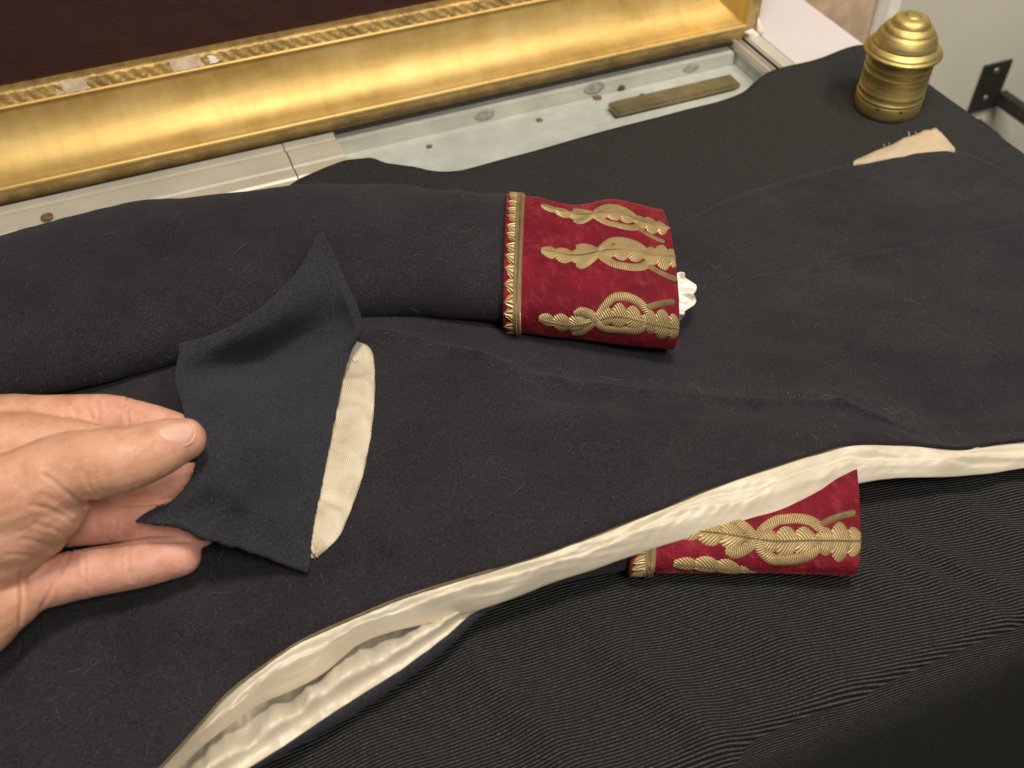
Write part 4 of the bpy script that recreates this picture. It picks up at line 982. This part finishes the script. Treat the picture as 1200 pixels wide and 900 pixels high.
for (x, y) in ((1031, 126), (1056, 128)):
    ph = math.asin((x - 1040) / 38.0); tc_ = -np.array([bc[0], bc[1], 0.0]) / math.hypot(bc[0], bc[1]); rh = np.array([RT[0], RT[1], 0.0]); rh /= np.linalg.norm(rh)
    nrm = tc_ * math.cos(ph) + rh * math.sin(ph); nrm /= np.linalg.norm(nrm); disc('vent_hole', np.array([bc[0], bc[1], bc[2] + .0105]) + nrm * .0268, nrm, .0012, MAT['black'], pot, th=.0005, n=10)  # raised black disc, the shade inside the hole is only its colour

# ------------------------------------------------------------------ lint on the wool
lv, lf = [], []
rng = random.Random(3)
trees = [(bt, (0, 160, 1200, 900), 2500), (bvh_of(sl), (0, 215, 590, 470), 800), (ft, (150, 260, 430, 680), 160)]
for tree, (x0, y0, x1, y1), cnt in trees:
    for _ in range(cnt):
        x, y = rng.uniform(x0, x1), rng.uniform(y0, y1)
        if tree is bt and rng.random() < .08:
            tl_ = rng.random(); x = 445 + 640 * tl_; y = float(np.interp(x, [445, 560, 650, 985, 1040, 1085], [392, 420, 449, 466, 488, 497])) + rng.gauss(0, 5)
        elif nz(x, y, 4, .012) < rng.uniform(-.6, .25): continue
        p, n = hit(tree, x, y, .0006)
        if p is None: continue
        ln_ = rng.choice((.0006, .0008, .001, .0015, .002, .003)) if rng.random() < .93 else rng.uniform(.006, .016)
        wd = rng.uniform(.00003, .00006); a = rng.uniform(0, 6.28); cur = rng.uniform(-2.2, 2.2); q = p.copy(); st_ = 6
        base = len(lv)
        t1 = np.cross(n, (0, 0, 1.)); t1 = t1 / np.linalg.norm(t1) if np.linalg.norm(t1) > 1e-6 else np.array([1., 0, 0]); t2 = np.cross(n, t1)
        for k in range(st_):
            dr = t1 * math.cos(a) + t2 * math.sin(a); sd_ = np.cross(n, dr)
            lift = n * (.0004 + .0006 * math.sin(k * 1.3 + a))
            lv.append(q + lift + sd_ * wd); lv.append(q + lift - sd_ * wd); lv.append(q + lift + n * wd * 1.6)
            q = q + dr * ln_ / st_; a += cur / st_
        for k in range(st_ - 1):
            b0 = base + 3 * k
            for e in range(3): lf.append((b0 + e, b0 + (e + 1) % 3, b0 + 3 + (e + 1) % 3, b0 + 3 + e))
li = link('lint', mesh_from('lint', lv, lf), MAT['lint'], coat); tag(li, kind='stuff')

# short nap fibres standing out of the felted wool, far too many to count
rg = np.random.default_rng(5)
def nap(obj, G_, count, ln=.0011, wd=.00004):
    nv0, nu0 = G_.shape[:2]
    a, b = G_[:-1, :-1].reshape(-1, 3), G_[:-1, 1:].reshape(-1, 3); c, d = G_[1:, :-1].reshape(-1, 3), G_[1:, 1:].reshape(-1, 3)
    nn = np.cross(b - a, c - a); ar = np.linalg.norm(nn, axis=1); ar[~np.isfinite(ar)] = 0
    pq = proj((a + d) / 2); vis = (pq[:, 0] > -20) & (pq[:, 0] < 1220) & (pq[:, 1] > 0) & (pq[:, 1] < 920)
    nn = nn / (ar[:, None] + 1e-15); nn = np.where(((nn * ((a + d) / 2 - EYE)).sum(1) > 0)[:, None], -nn, nn)
    ar = ar * vis; k = rg.choice(len(ar), count, p=ar / ar.sum())
    u, v = rg.random((2, count, 1)); p = a[k] * (1 - u) * (1 - v) + b[k] * u * (1 - v) + c[k] * (1 - u) * v + d[k] * u * v
    n_ = nn[k]; t = np.cross(n_, rg.normal(size=(count, 3))); t /= np.linalg.norm(t, axis=1, keepdims=True) + 1e-12
    L_ = ln * rg.uniform(.4, 1.5, (count, 1)); dirn = t + n_ * rg.uniform(.1, .8, (count, 1)); sd = np.cross(n_, t)
    V = np.stack([p - sd * wd, p + sd * wd, p + dirn * L_ * .6 + n_ * .0001, ], 1).reshape(-1, 3)
    m_ = bpy.data.meshes.new('nap'); m_.vertices.add(3 * count); m_.vertices.foreach_set('co', V.astype(np.float32).ravel())
    m_.loops.add(3 * count); m_.loops.foreach_set('vertex_index', np.arange(3 * count, dtype=np.int32))
    m_.polygons.add(count); m_.polygons.foreach_set('loop_start', np.arange(0, 3 * count, 3, dtype=np.int32)); m_.update(); m_.validate()
    o_ = link('nap', m_, MAT['nap'], obj); o_['kind'] = 'stuff'; return o_
nap(body, G_BODY, 150000); nap(sl, G_SLEEVE, 45000); nap(fl, G_FLAP, 26000, .0010)
